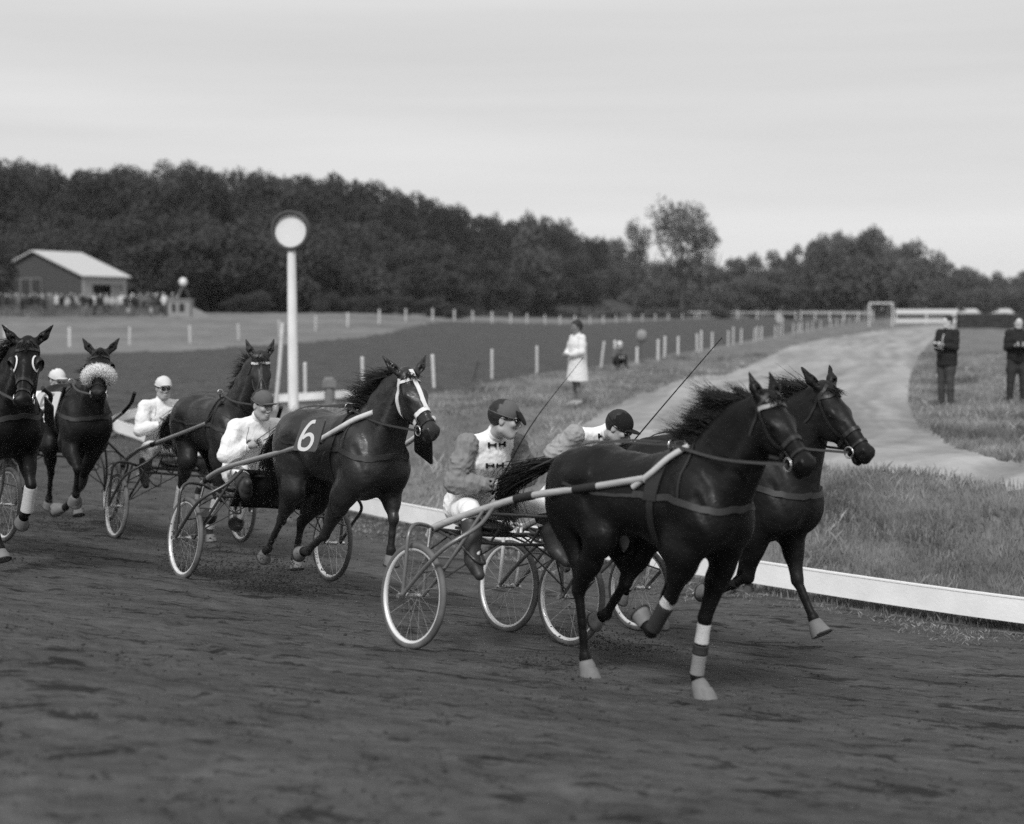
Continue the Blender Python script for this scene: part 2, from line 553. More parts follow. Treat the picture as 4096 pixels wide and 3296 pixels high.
# ------------------------------------------------------------------ horse
def build_horse(label, rig, P):
    """rig: (x, y, z, phi) of the team's frame; local x forward, y to the horse's left, z up"""
    x0, y0, z0, phi = rig
    root = empty('race_horse', (x0, y0, z0), (0, 0, rad(phi - 90)))
    tag(root, label, 'horse', 'trotting horses in the race')
    dx, dz, sc = P.get('dx', 0), P.get('dz', 0), P.get('sc', 1.)
    g_ = P.get('girthy', 1.)
    m = P['coat']
    def T(x, y, z):
        return (dx + x * sc + (1 - sc) * 1.5, y * sc, dz + z * sc)
    poll = np.array(P['poll'], float); nose = np.array(P['nose'], float)
    e1 = unit(nose - poll)
    e2 = unit(np.cross((0, 0, 1), e1)) if not P.get('roll') else unit(np.cross((0, 0, 1), e1) + P['roll'] * np.array([0, 0, 1]))
    e2 = unit(e2 - e1 * (e2 @ e1))
    e3 = np.cross(e1, e2)
    HR = np.stack([e1, e2, e3], 1)
    hs = P.get('hs', .95)
    allp = [T(.6, 0, 1.6), T(2.5, 0, 1.0), poll + HR @ np.array([-.25, .2, .1]), poll + HR @ np.array([.7, -.2, -.2]), poll + HR @ np.array([-.25, -.2, .1])]
    for lg in P['legs'].values():
        allp += list(lg)
    allp = np.array(allp)
    h = P.get('res', .0125)
    lo = allp.min(0) - .14; hi = allp.max(0) + .14
    lo[1] = min(lo[1], -.42); hi[1] = max(hi[1], .42)
    S = Sdf(lo, hi, h)
    # trunk
    S.ell(T(1.46, 0, 1.21), np.array([.50, .255 * g_, .250]) * sc, .09)
    S.ell(T(1.84, 0, 1.18), np.array([.36, .228 * g_, .318]) * sc, .09)
    S.ell(T(1.20, 0, 1.26), np.array([.36, .235 * g_, .20]) * sc, .08)
    S.ell(T(2.02, 0, 1.23), np.array([.25, .205, .26]) * sc, .08)
    S.cone(T(1.66, 0, 1.425), T(2.0, 0, 1.46), .055 * sc, .075 * sc, .13, 1.2)          # withers
    S.cone(T(1.05, 0, 1.36), T(1.66, 0, 1.36), .12 * sc, .10 * sc, .10, 1.35)             # loin
    for sy in (-1, 1):
        S.ell(T(1.00, .105 * sy, 1.24), np.array([.30, .148, .255]) * sc, .06)      # haunch
        S.ell(T(.90, .11 * sy, 1.12), np.array([.17, .120, .25]) * sc, .06)          # buttock
        S.ell(T(2.05, .155 * sy, 1.20), np.array([.16, .10, .25]) * sc, .05, pitch=.35)  # shoulder
        S.ell(T(2.13, .068 * sy, 1.14), np.array([.12, .088, .14]) * sc, .05)         # breast
        S.ell(T(1.93, .18 * sy, .98), np.array([.11, .075, .15]) * sc, .05, pitch=-.4)   # upper arm
        S.ell(T(1.12, .215 * sy, 1.34), np.array([.09, .05, .05]) * sc, .06)          # hip point
    S.cone(T(1.10, 0, 1.40), T(.86, 0, 1.34), .10 * sc, .075 * sc, .09, 1.5)              # croup
    S.cone(T(.84, 0, 1.36), T(.70, 0, 1.34), .045 * sc, .03 * sc, .05)                    # dock
    # neck
    nt_ = poll + HR @ np.array([.04, 0, -.125]) * hs
    nb = np.array(T(2.00, 0, 1.27))
    mid = nb * .5 + nt_ * .5 + e3 * 0 + np.array([-.02, 0, .03])
    nm1 = nb * .75 + nt_ * .25 + np.array([-.0, 0, .01])
    nm2 = nb * .25 + nt_ * .75 + np.array([-.015, 0, .03])
    S.path([nb, nm1, mid, nm2, nt_], [.225 * sc, .190 * sc, .150 * sc, .124 * sc, .110], .06, .54)
    cr = [np.array(T(1.93, 0, 1.46)), nm1 + np.array([-.13, 0, .13]), mid + np.array([-.11, 0, .10]), nm2 + np.array([-.09, 0, .075]), poll + HR @ np.array([-.02, 0, -.05])]
    S.path(cr, [.045, .04, .04, .04, .045], .09, .8)
    for sy in (-1, 1):   # jugular groove between neck muscle masses
        S.cone(nt_ + HR @ np.array([.05, .045 * sy, -.05]), np.array(T(2.17, .085 * sy, 1.2)), .035, .06, .05)
    # head, in its own frame
    S.frame(poll, HR, hs)
    S.ell((.045, 0, -.075), (.095, .085, .08), .03)
    S.ell((.17, 0, -.06), (.15, .092, .062), .03)
    S.cone((.16, 0, -.05), (.50, 0, -.055), .058, .040, .03, .82)
    S.cone((.16, 0, -.10), (.50, 0, -.09), .070, .052, .04, .8)
    for sy in (-1, 1):
        S.ell((.19, .045 * sy, -.150), (.150, .036, .118), .03)
        S.ell((.185, .078 * sy, -.045), (.045, .024, .022), .022)                 # brow
        S.ell((.205, .082 * sy, -.062), (.026, .016, .018), .008)                 # eyeball bulge
        S.cone((.24, .062 * sy, -.085), (.40, .042 * sy, -.08), .014, .010, .02)    # facial crest
        S.ell((.545, .042 * sy, -.062), (.040, .026, .042), .02)
        S.ell((.566, .060 * sy, -.060), (.021, .017, .026), .006, sub=True)     # nostril
    S.ell((.530, 0, -.080), (.070, .056, .060), .03)
    S.ell((.575, 0, -.105), (.030, .044, .030), .02)                            # upper lip
    S.cone((.27, 0, -.195), (.50, 0, -.145), .040, .030, .03, .9)
    op = P.get('mouth', .0)
    S.ell((.530, 0, -.160 - op), (.042, .038, .030), .015)                        # lower lip, chin
    S.ell((.555, 0, -.134 - op * .4), (.050, .08, .006 + op * .5), .004, sub=True)
    for sy in (-1, 1):   # ears: splayed cones, hollow in front
        ea = P.get('ears', (-.12, .085, .10))
        b0 = np.array([.005, .052 * sy, -.03])
        tip = b0 + unit((ea[0], ea[1] * sy, ea[2])) * .225
        md = b0 * .55 + tip * .45 + np.array([.0, .010 * sy, -.004])
        S.path([b0, md, tip], [.032, .035, .007], .02)
        f = np.array([.018, .004 * sy, .012])
        S.path([b0 * .7 + tip * .3 + f, md * .5 + tip * .5 + f * .8], [.015, .009], .006, sub=True)
    S.frame()
    for sy in (-1, 1):   # relief: shoulder blade edge, elbow crease, flank hollow, thigh line
        S.cone(T(1.84, .27 * sy, 1.36), T(1.93, .29 * sy, 1.04), .03 * sc, .03 * sc, .05, 1., sub=True)
        S.cone(T(1.20, .26 * sy, 1.20), T(1.30, .26 * sy, 1.02), .035 * sc, .03 * sc, .07, 1., sub=True)
        S.cone(T(.76, .235 * sy, 1.26), T(.92, .235 * sy, .98), .014, .014, .04, 1., sub=True)
        S.cone(T(2.13, .235 * sy, 1.30), T(2.24, .20 * sy, 1.08), .018, .018, .04, 1., sub=True)
    # legs
    def foreleg(sy, J):
        el, kn, fe, ho = [np.array(j, float) for j in J]
        sh = np.array(T(2.10, .13 * sy, 1.12))
        S.path([sh, el], [.125 * sc, .092 * sc], .06, .85)
        md = el * .55 + kn * .45
        S.path([el, md, kn], [.094 * sc, .066, .043], .04, .85)
        S.ell(el * .8 + kn * .2 + np.array([.03, 0, 0]), (.06, .05, .10), .04)
        S.ell(kn, (.044, .040, .050), .02)
        S.path([kn, kn * .5 + fe * .5, fe], [.036, .0275, .031], .015, .85)
        d = unit(fe - kn); S.cone(kn + d * .06 - np.array([.022, 0, 0]), fe - d * .04 - np.array([.018, 0, 0]), .014, .016, .02)   # tendon
        S.ell(fe, (.036, .034, .038), .02)
        S.path([fe, fe * .35 + ho * .65], [.031, .036], .02)
    def hindleg(sy, J):
        st, hk, fe, ho = [np.array(j, float) for j in J]
        hp = np.array(T(1.02, .13 * sy, 1.20))
        S.path([hp, st], [.19 * sc, .115 * sc], .10, .72)
        pt = hp * .3 + hk * .7
        S.path([np.array(T(.86, .12 * sy, 1.08)), hk + unit(hp - hk) * .12 - np.array([.01, 0, 0])], [.12 * sc, .045], .07, .7)
        S.path([st, st * .5 + hk * .5, hk], [.105 * sc, .072, .044], .05, .8)
        d = unit(fe - hk)
        u = unit(hk - st)
        S.ell(hk, (.046, .036, .052), .02)
        cal = hk - d * .035 + unit(hk - fe * .5 - st * .5) * .045
        S.cone(hk + d * .05 + unit(hk - fe * .5 - st * .5) * .012, cal, .022, .018, .02)   # point of hock
        S.cone(cal, st * .55 + hk * .45 + unit(hk - fe * .5 - st * .5) * .03, .014, .02, .02)
        S.path([hk, hk * .5 + fe * .5, fe], [.038, .030, .032], .015, .85)
        S.ell(fe, (.037, .035, .04), .02)
        S.path([fe, fe * .35 + ho * .65], [.032, .037], .02)
    L = P['legs']
    foreleg(-1, L['fr']); foreleg(1, L['fl']); hindleg(-1, L['hr']); hindleg(1, L['hl'])
    S.wrinkle(.0016, 26, P.get('seed', 1))
    body = S.mesh('body', m, root)
    bv = bvh_of(body)
    HW = lambda a, b, c: poll + HR @ (np.array([a, b, c], float) * hs)
    # hooves
    for key, J in L.items():
        fe, ho = np.array(J[2], float), np.array(J[3], float)
        ax = unit(ho - fe)
        # the sole is flat on the ground when planted, square to the pastern when lifted
        up_ = -ax if key not in P.get('planted', ()) else unit(-ax * .35 + np.array([0, 0, 1.]))
        Rz = Vector(up_).to_track_quat('Z', 'Y').to_matrix()
        mb = MB()
        Hh = .085
        top = ho - ax * .0 + up_ * 0
        prof = [(.040, Hh), (.047, Hh * .8), (.060, .012), (.061, 0), (.052, 0), (.0, .004)]
        vs, fs = [], []
        n = 20
        fwd = Vector((1, 0, 0)) - Vector(up_) * Vector(up_).x
        fwd.normalize(); lat = Vector(up_).cross(fwd)
        for k in range(n):
            an = 2 * math.pi * k / n
            for r, z in prof:
                c_ = math.cos(an)
                fx = r * c_ * (1.12 if c_ > 0 else .92) + (.018 * (1 - z / Hh))
                vs.append(Vector(ho) + fwd * fx + lat * (r * math.sin(an)) + Vector(up_) * z)
        mpn = len(prof)
        for k in range(n):
            for j in range(mpn - 1):
                k2 = (k + 1) % n
                fs.append((k * mpn + j, k2 * mpn + j, k2 * mpn + j + 1, k * mpn + j + 1))
        mb.add(vs, fs)
        hoofm = P.get('hoofm', {}).get(key, M_hoof)
        ob = mb.build('hoof', hoofm, root, angle=50)
        rb = MB()
        def ringpt(z, rr):
            return [Vector(ho) + fwd * (rr * math.cos(a_) * (1.12 if math.cos(a_) > 0 else .92) + .018) + lat * rr * math.sin(a_) + Vector(up_) * z for a_ in np.linspace(0, 2 * math.pi, 17)]
        rb.tube(ringpt(.004, .060), .0075, 6, cap=False)
        rb.build('horseshoe', M_rubber, ob)
    # bandages and boots round the shins
    for key, a_, b_, mm, rr, nm in P.get('wraps', ()):
        J = [np.array(j, float) for j in L[key]]
        hi_ = J[1] if a_ <= 1 else J[2]
        A_, B_ = J[1] + (J[2] - J[1]) * a_, J[1] + (J[2] - J[1]) * b_
        mb = MB()
        N = 14
        pts = [A_ + (B_ - A_) * i / N for i in range(N + 1)]
        mb.tube(pts, [rr * (1 + .045 * (i % 2)) * (1 + .10 * abs(i / N - .5)) for i in range(N + 1)], 16, flat=.95)
        mb.build(nm, mm, root)
    for key, mm, rr in P.get('bells', ()):
        J = [np.array(j, float) for j in L[key]]
        ax = unit(J[3] - J[2])
        mb = MB()
        mb.tube([J[2] + ax * .02, J[2] + ax * .05, J[3] - ax * .05, J[3] + ax * .0], [.040, .052, rr, rr * 1.12], 18)
        mb.build('bell_boot', mm, root)
    for key, mm, rr in P.get('kneeboots', ()):
        J = [np.array(j, float) for j in L[key]]
        mb = MB()
        d1, d2 = unit(J[0] - J[1]), unit(J[2] - J[1])
        mb.tube([J[1] + d1 * .10, J[1] + d1 * .03, J[1] + d2 * .03, J[1] + d2 * .11], [.058, rr, rr, .048], 18)
        mb.build('knee_boot', mm, root)
    # mane
    gh = np.random.default_rng(P.get('seed', 1))
    crest = spline([c for c in cr], 16)
    crest = np.array(crest)
    roots, vecs, Ls = [], [], []
    wind = P.get('wind', (-1.0, -.15, .35))
    ncl = 26
    clv = gh.normal(0, .20, (ncl + 1, 3)); cll = gh.uniform(.55, 1.25, ncl + 1)
    for i in range(int(P.get('mane', 620) * 1.5)):
        t = gh.random() ** .8 * .84 + .08
        p = crest[int(t * (len(crest) - 1))]
        hh = bv.find_nearest(Vector(p + np.array([-.03, 0, .09])))
        side = gh.normal(0, .012)
        roots.append(np.array(hh[0]) + np.array([0, side, -.01]))
        ci = int(t * ncl)
        vecs.append(np.array(wind) + clv[ci] + gh.normal(0, .10, 3) + np.array([0, P.get('mane_side', -.35), 0]))
        Ls.append(P.get('mane_len', .26) * cll[ci] * gh.uniform(.7, 1.15))
    hair('mane', M_hair, root, roots, vecs, Ls, P.get('mane_grav', .5), .16, .0030, 8, P.get('seed', 1) + 3)
    # forelock
    roots, vecs = [], []
    for i in range(60):
        roots.append(HW(.01 + gh.normal(0, .012), gh.normal(0, .022), .004)); vecs.append(HR @ np.array([.9, gh.normal(0, .3), .55]))
    hair('forelock', M_hair, root, roots, vecs, np.full(60, .12), .3, .3, .003, 5, P.get('seed', 1) + 9)
    # tail: a thick stream of long hairs following a given line
    TP = [np.array(p, float) for p in P['tail']]
    TL = np.array(spline(TP, 8))
    n = P.get('tailn', 520)
    V, Fq = [], []
    K = len(TL)
    for i in range(n):
        a0 = int(gh.uniform(0, .35) * K)
        end = int(K * gh.uniform(.72, 1.0))
        offs = gh.normal(0, 1, 3) * np.array([.024, .024, .024])
        drift = gh.normal(0, 1, 3) * np.array([.05, .055, .07]) * P.get('spread', 1.)
        ph = gh.uniform(0, 6)
        pts, rs = [], []
        for k in range(a0, max(end, a0 + 3), 2):
            k_ = min(k, K - 1)
            t = k_ / (K - 1)
            w = .35 + t * .9 if t < .6 else .89 + (t - .6) * .5
            pts.append(TL[k_] + offs * w + drift * t * 1.2 + np.array([0, .012 * math.sin(ph + t * 9), .012 * math.cos(ph + t * 8)]))
            rs.append(.0042 * (1.05 - .75 * t))
        mbb = (pts, rs)
        b0 = len(V)
        for q, (p, r) in enumerate(zip(pts, rs)):
            for kk in range(3):
                an = 2.0944 * kk + i
                V.append(p + np.array([0, math.cos(an), math.sin(an)]) * r)
            if q:
                for kk in range(3):
                    k2 = (kk + 1) % 3
                    Fq.append((b0 + q * 3 - 3 + kk, b0 + q * 3 - 3 + k2, b0 + q * 3 + k2, b0 + q * 3 + kk))
    np_mesh('tail', V, Fq, M_hair, root)
    # eyes
    for sy in (-1, 1):
        S2 = Sdf(HW(.205, .082 * sy, -.062) - .045, HW(.205, .082 * sy, -.062) + .045, .004)
        S2.frame(poll, HR, hs).ell((.207, .0855 * sy, -.063), (.020, .0145, .0145), .002)
        S2.mesh('eye', M_eye, root)
    # ---- bridle
    bm_ = P.get('bridle', M_leather)
    br = empty_mesh_parent = MB()
    def hring(a, c=-.09, n=20, a0=0, a1=2 * math.pi):
        return ring_on(bv, HW(a, 0, c), e2, e3, .3, n, a0, a1)
    nb_ = hring(P.get('noseband_at', .37))
    strap(br, bv, nb_, P.get('nbw', .028), .005)
    brid = br.build('bridle', P.get('nosem', bm_), root)
    s2 = MB()
    strap(s2, bv, hring(.47, -.1), .018, .004)
    for sy in (-1, 1):
        strap(s2, bv, [HW(-.01, .03 * sy, .02), HW(.08, .10 * sy, -.08), HW(.25, .09 * sy, -.12), HW(.40, .07 * sy, -.12), HW(.475, .055 * sy, -.118)], .02, .004)
        strap(s2, bv, [HW(.0, .03 * sy, .02), HW(.05, .10 * sy, -.10), HW(.09, .09 * sy, -.2), HW(.10, .03 * sy, -.27)], .018, .004)
    s2.build('cheek_straps', bm_, brid)
    s3 = MB()
    strap(s3, bv, [HW(.05, .11, -.06), HW(.085, .075, .03), HW(.09, 0, .06), HW(.085, -.075, .03), HW(.05, -.11, -.06)], P.get('browbw', .022), .006)
    s3.build('browband', P.get('browm', bm_), brid)
    if P.get('facestrap'):
        s4 = MB()
        strap(s4, bv, [HW(-.01, 0, .04), HW(.1, 0, .05), HW(.22, 0, .03), HW(.36, 0, .03)], .034, .006)
        s4.build('face_strap', P['facestrap'], brid)
        s5 = MB()
        for sy in (-1, 1):
            strap(s5, bv, [HW(.03, .10 * sy, -.04), HW(.08, .10 * sy, -.12), HW(.14, .07 * sy, -.2), HW(.22, .045 * sy, -.25)], .03, .006)
        s5.build('throat_band', P['facestrap'], brid)
    if P.get('ystrap'):
        s4 = MB()
        strap(s4, bv, [HW(.06, 0, .05), HW(.16, 0, .05), HW(.24, 0, .03)], .022, .005)
        for sy in (-1, 1):
            strap(s4, bv, [HW(.24, 0, .03), HW(.32, .04 * sy, .0), HW(.42, .06 * sy, -.06), HW(.475, .055 * sy, -.118)], .014, .004)
        s4.build('face_strap', P['ystrap'], brid)
    if P.get('hood'):
        for sy in (-1, 1):
            # blinkers: cupped shields standing out behind each eye
            S3 = Sdf(HW(.20, .12 * sy, -.06) - .14, HW(.20, .12 * sy, -.06) + .14, .0055)
            S3.frame(poll, HR, hs).ell((.19, .105 * sy, -.055), (.068, .040, .060), .004)
            S3.ell((.225, .118 * sy, -.050), (.066, .034, .052), .004, sub=True)
            S3.mesh('blinker', M_leather, brid)
            if P['hood'] == 2:
                s6 = MB()
                pts = [HW(.19 + .07 * math.cos(a_), (.085 - .02 * math.sin(a_)) * sy, -.045 + .05 * math.sin(a_)) for a_ in np.linspace(-1.2, 2.6, 9)]
                strap(s6, bv, pts, .012, .005)
                s6.build('blinker_piping', M_whitestrap, brid)
    if P.get('fleece'):
        Sf = Sdf(HW(.34, 0, -.06) - .26, HW(.34, 0, -.06) + .26, .008)
        Sf.frame(poll, HR, hs)
        ring = [(.33, .100 * math.cos(a_), -.052 + .088 * math.sin(a_)) for a_ in np.linspace(-.35, math.pi + .35, 14)]
        Sf.path(ring, [.057] * 14, .02)
        Sf.frame().wrinkle(.006, 120, 3)
        fl = Sf.mesh('sheepskin_noseband', M_fleece, brid)
        rts, vcs = [], []
        for v, nrm in [(v.co, v.normal) for v in fl.data.vertices][::3]:
            rts.append(v[:]); vcs.append(np.array(nrm[:]) + gh.normal(0, .5, 3))
        hair('wool', M_fleece, brid, rts, vcs, np.full(len(rts), .024), .2, .6, .0022, 3, 5)
    # bit rings
    for sy in (-1, 1):
        mb = MB()
        c = HW(.485, .072 * sy, -.125)
        pts = [Vector(c) + Vector(e1) * .036 * math.cos(a_) + Vector(e3) * .036 * math.sin(a_) for a_ in np.linspace(0, 2 * math.pi, 17)]
        mb.tube(pts, .0055, 7, cap=False)
        mb.build('bit_ring', M_metal, brid)
    # ---- harness
    hm = MB()
    bx = 1.76
    strap(hm, bv, ring_on(bv, T(bx, 0, 1.16), (0, 1, 0), (0, 0, 1), .8, 28), .050, .006)
    har = hm.build('girth', M_leather, root)
    sd_ = MB()
    for sy in (-1, 1):
        strap(sd_, bv, [T(bx, .0, 1.6), T(bx, .12 * sy, 1.5), T(bx, .24 * sy, 1.38), T(bx, .3 * sy, 1.25)], .10, .012)
        sd_.tube([T(bx + .02, .07 * sy, 1.50), T(bx + .02, .08 * sy, 1.56)], .009, 8)
    sd_.build('saddle_pad', P.get('padm', M_leather), har)
    for sy in (-1, 1):
        tr = MB()
        c = Vector(T(bx + .02, .075 * sy, 1.575))
        tr.tube([c + Vector((0, math.cos(a_), math.sin(a_))) * .026 for a_ in np.linspace(0, 2 * math.pi, 15)], .006, 7, cap=False)
        tr.build('terret', M_metal, har)
    bs = MB()
    strap(bs, bv, [T(1.62, -.33, 1.29), T(1.8, -.33, 1.29), T(2.0, -.3, 1.27), T(2.25, -.2, 1.23), T(2.4, 0, 1.20), T(2.25, .2, 1.23), T(2.0, .3, 1.27), T(1.8, .33, 1.29), T(1.62, .33, 1.29)], .040, .007)
    for sy in (-1, 1):
        strap(bs, bv, [T(1.64, .33 * sy, 1.285), T(1.45, .33 * sy, 1.26), T(1.2, .33 * sy, 1.25), T(1.02, .33 * sy, 1.29)], .020, .005)
    bs.build('breast_collar', P.get('collarm', M_leather2), har)
    nk = MB()
    strap(nk, bv, [T(2.0, -.3, 1.27), T(1.98, -.2, 1.42), T(1.95, 0, 1.62), T(1.98, .2, 1.42), T(2.0, .3, 1.27)], .016, .004)
    nk.build('neck_strap', M_leather, har)
    # reins from the driver's hands over the back to the bit
    rn = MB()
    for sy in (-1, 1):
        hand = np.array(P['hands'], float) + np.array([0, .04 * sy, 0])
        ter = np.array(T(bx + .02, .075 * sy, 1.575))
        bit = HW(.485, .078 * sy, -.125)
        cp_ = np.array(T(1.08, .085 * sy, 1.50)) + np.array([0, 0, .035])
        rn.tube(spline([hand, (hand + cp_) / 2 + np.array([0, 0, -.0]), cp_, ter], 6), .0085, 6, flat=.35)
        rn.tube(spline([ter, (ter + bit) / 2 + np.array([0, .035 * sy, -.025]), bit], 6), .0105, 6, flat=.35)
    rn.build('reins', P.get('reinm', M_leather), brid)
    if P.get('check', True):
        ck = MB()
        a = np.array(T(bx + .05, 0, 1.56))
        ck.tube(spline([a, a * .45 + (poll - e3 * 0) * .55 + np.array([-.05, 0, .10]), HW(-.02, 0, .03)], 6), .005, 5)
        ck.build('overcheck', M_leather, brid)
    # number cloths hung beside the saddle
    for pl in P.get('plates', ()):
        number_plate(root, pl)
    return root, bv, T

FONT_STROKES = {
    '6': [[(.62, .93), (.45, .90), (.30, .72), (.22, .48), (.21, .28), (.28, .10), (.45, .05), (.62, .09), (.72, .24), (.70, .42), (.58, .52), (.42, .51), (.27, .40)]],
    '5': [[(.74, .90), (.36, .92), (.30, .56), (.48, .60), (.66, .54), (.74, .36), (.66, .14), (.46, .07), (.26, .13)]],
}
def number_plate(root, pl):
    """pl: corners tl, tr, br, bl in team coordinates, plate material, digit, digit material"""
    tl, tr, br_, bl = [Vector(p) for p in pl['c']]
    ex = ((tr - tl) + (br_ - bl)) / 2
    n = (bl - tl).cross(tr - tl).normalized() * pl.get('flip', 1)
    th = .012
    def q(u, v):
        return (tl * (1 - u) + tr * u) * v + (bl * (1 - u) + br_ * u) * (1 - v)
    mb = MB()
    R_ = .08
    out = []
    for cu, cv, a0 in ((1 - R_, 1 - R_, 0), (R_, 1 - R_, 90), (R_, R_, 180), (1 - R_, R_, 270)):
        for k in range(6):
            a = rad(a0 + 18 * k)
            out.append(q(cu + R_ * math.cos(a), cv + R_ * math.sin(a)))
    m = len(out)
    vs = [p - n * th / 2 for p in out] + [p + n * th / 2 for p in out]
    fs = [tuple(range(m)), tuple(range(2 * m - 1, m - 1, -1))] + [(k, m + k, m + (k + 1) % m, (k + 1) % m) for k in range(m)]
    mb.add(vs, fs)
    pb = mb.build('number_cloth', pl['m'], root, smooth=False)
    if pl.get('digit'):
        d = MB()
        for st in FONT_STROKES[pl['digit']]:
            pts = spline([(a, b, 0) for a, b in st], 7)
            wd = pl.get('sw', .13)
            vs, fs = [], []
            for i, p in enumerate(pts):
                t = pts[min(i + 1, len(pts) - 1)] - pts[max(i - 1, 0)]
                t = t / (np.linalg.norm(t) + 1e-9)
                nx, ny = -t[1] * wd * .5, t[0] * wd * .5
                for sgn in (1, -1):
                    P_ = q(p[0] + nx * sgn * 1.15, p[1] + ny * sgn)
                    vs.append(P_ + n * (th / 2 + .003))
            for i in range(len(pts) - 1):
                fs.append((2 * i, 2 * i + 1, 2 * i + 3, 2 * i + 2))
            d.add(vs, fs)
        d.build('digit', pl['dm'], pb, smooth=False)
    return pb

# ------------------------------------------------------------------ sulky
WHEEL = {}
def wheel_meshes():
    mb = MB()
    R = .331
    mb.lathe([(R + .024 * math.cos(a), .022 * math.sin(a)) for a in np.linspace(0, 2 * math.pi, 13)[:-1]], 'Y', 72)
    WHEEL['tyre'] = mb
    mb = MB()
    mb.lathe([(R - .016, .017), (R - .024, .017), (R - .033, .011), (R - .035, 0), (R - .033, -.011), (R - .024, -.017), (R - .016, -.017), (R - .02, 0)], 'Y', 72)
    WHEEL['rim'] = mb
    mb = MB()
    mb.tube([(0, -.055, 0), (0, -.05, 0), (0, -.03, 0), (0, .03, 0), (0, .05, 0), (0, .055, 0)], [.012, .022, .014, .014, .022, .012], 14)
    mb.tube([(0, -.12, 0), (0, .12, 0)], .009, 10)
    for s in (-1, 1):
        mb.tube([(0, .10 * s, 0), (0, .125 * s, 0)], .017, 8)
    WHEEL['hub'] = mb
    mb = MB()
    for k in range(28):
        a = 2 * math.pi * k / 28
        sgn = 1 if k % 2 else -1
        a2 = a + (.55 if (k // 2) % 2 else -.55)
        mb.tube([(math.cos(a2) * .02, .045 * sgn, math.sin(a2) * .02), (math.cos(a) * (R - .03), 0, math.sin(a) * (R - .03))], .0016, 4, cap=False)
    WHEEL['spokes'] = mb
wheel_meshes()

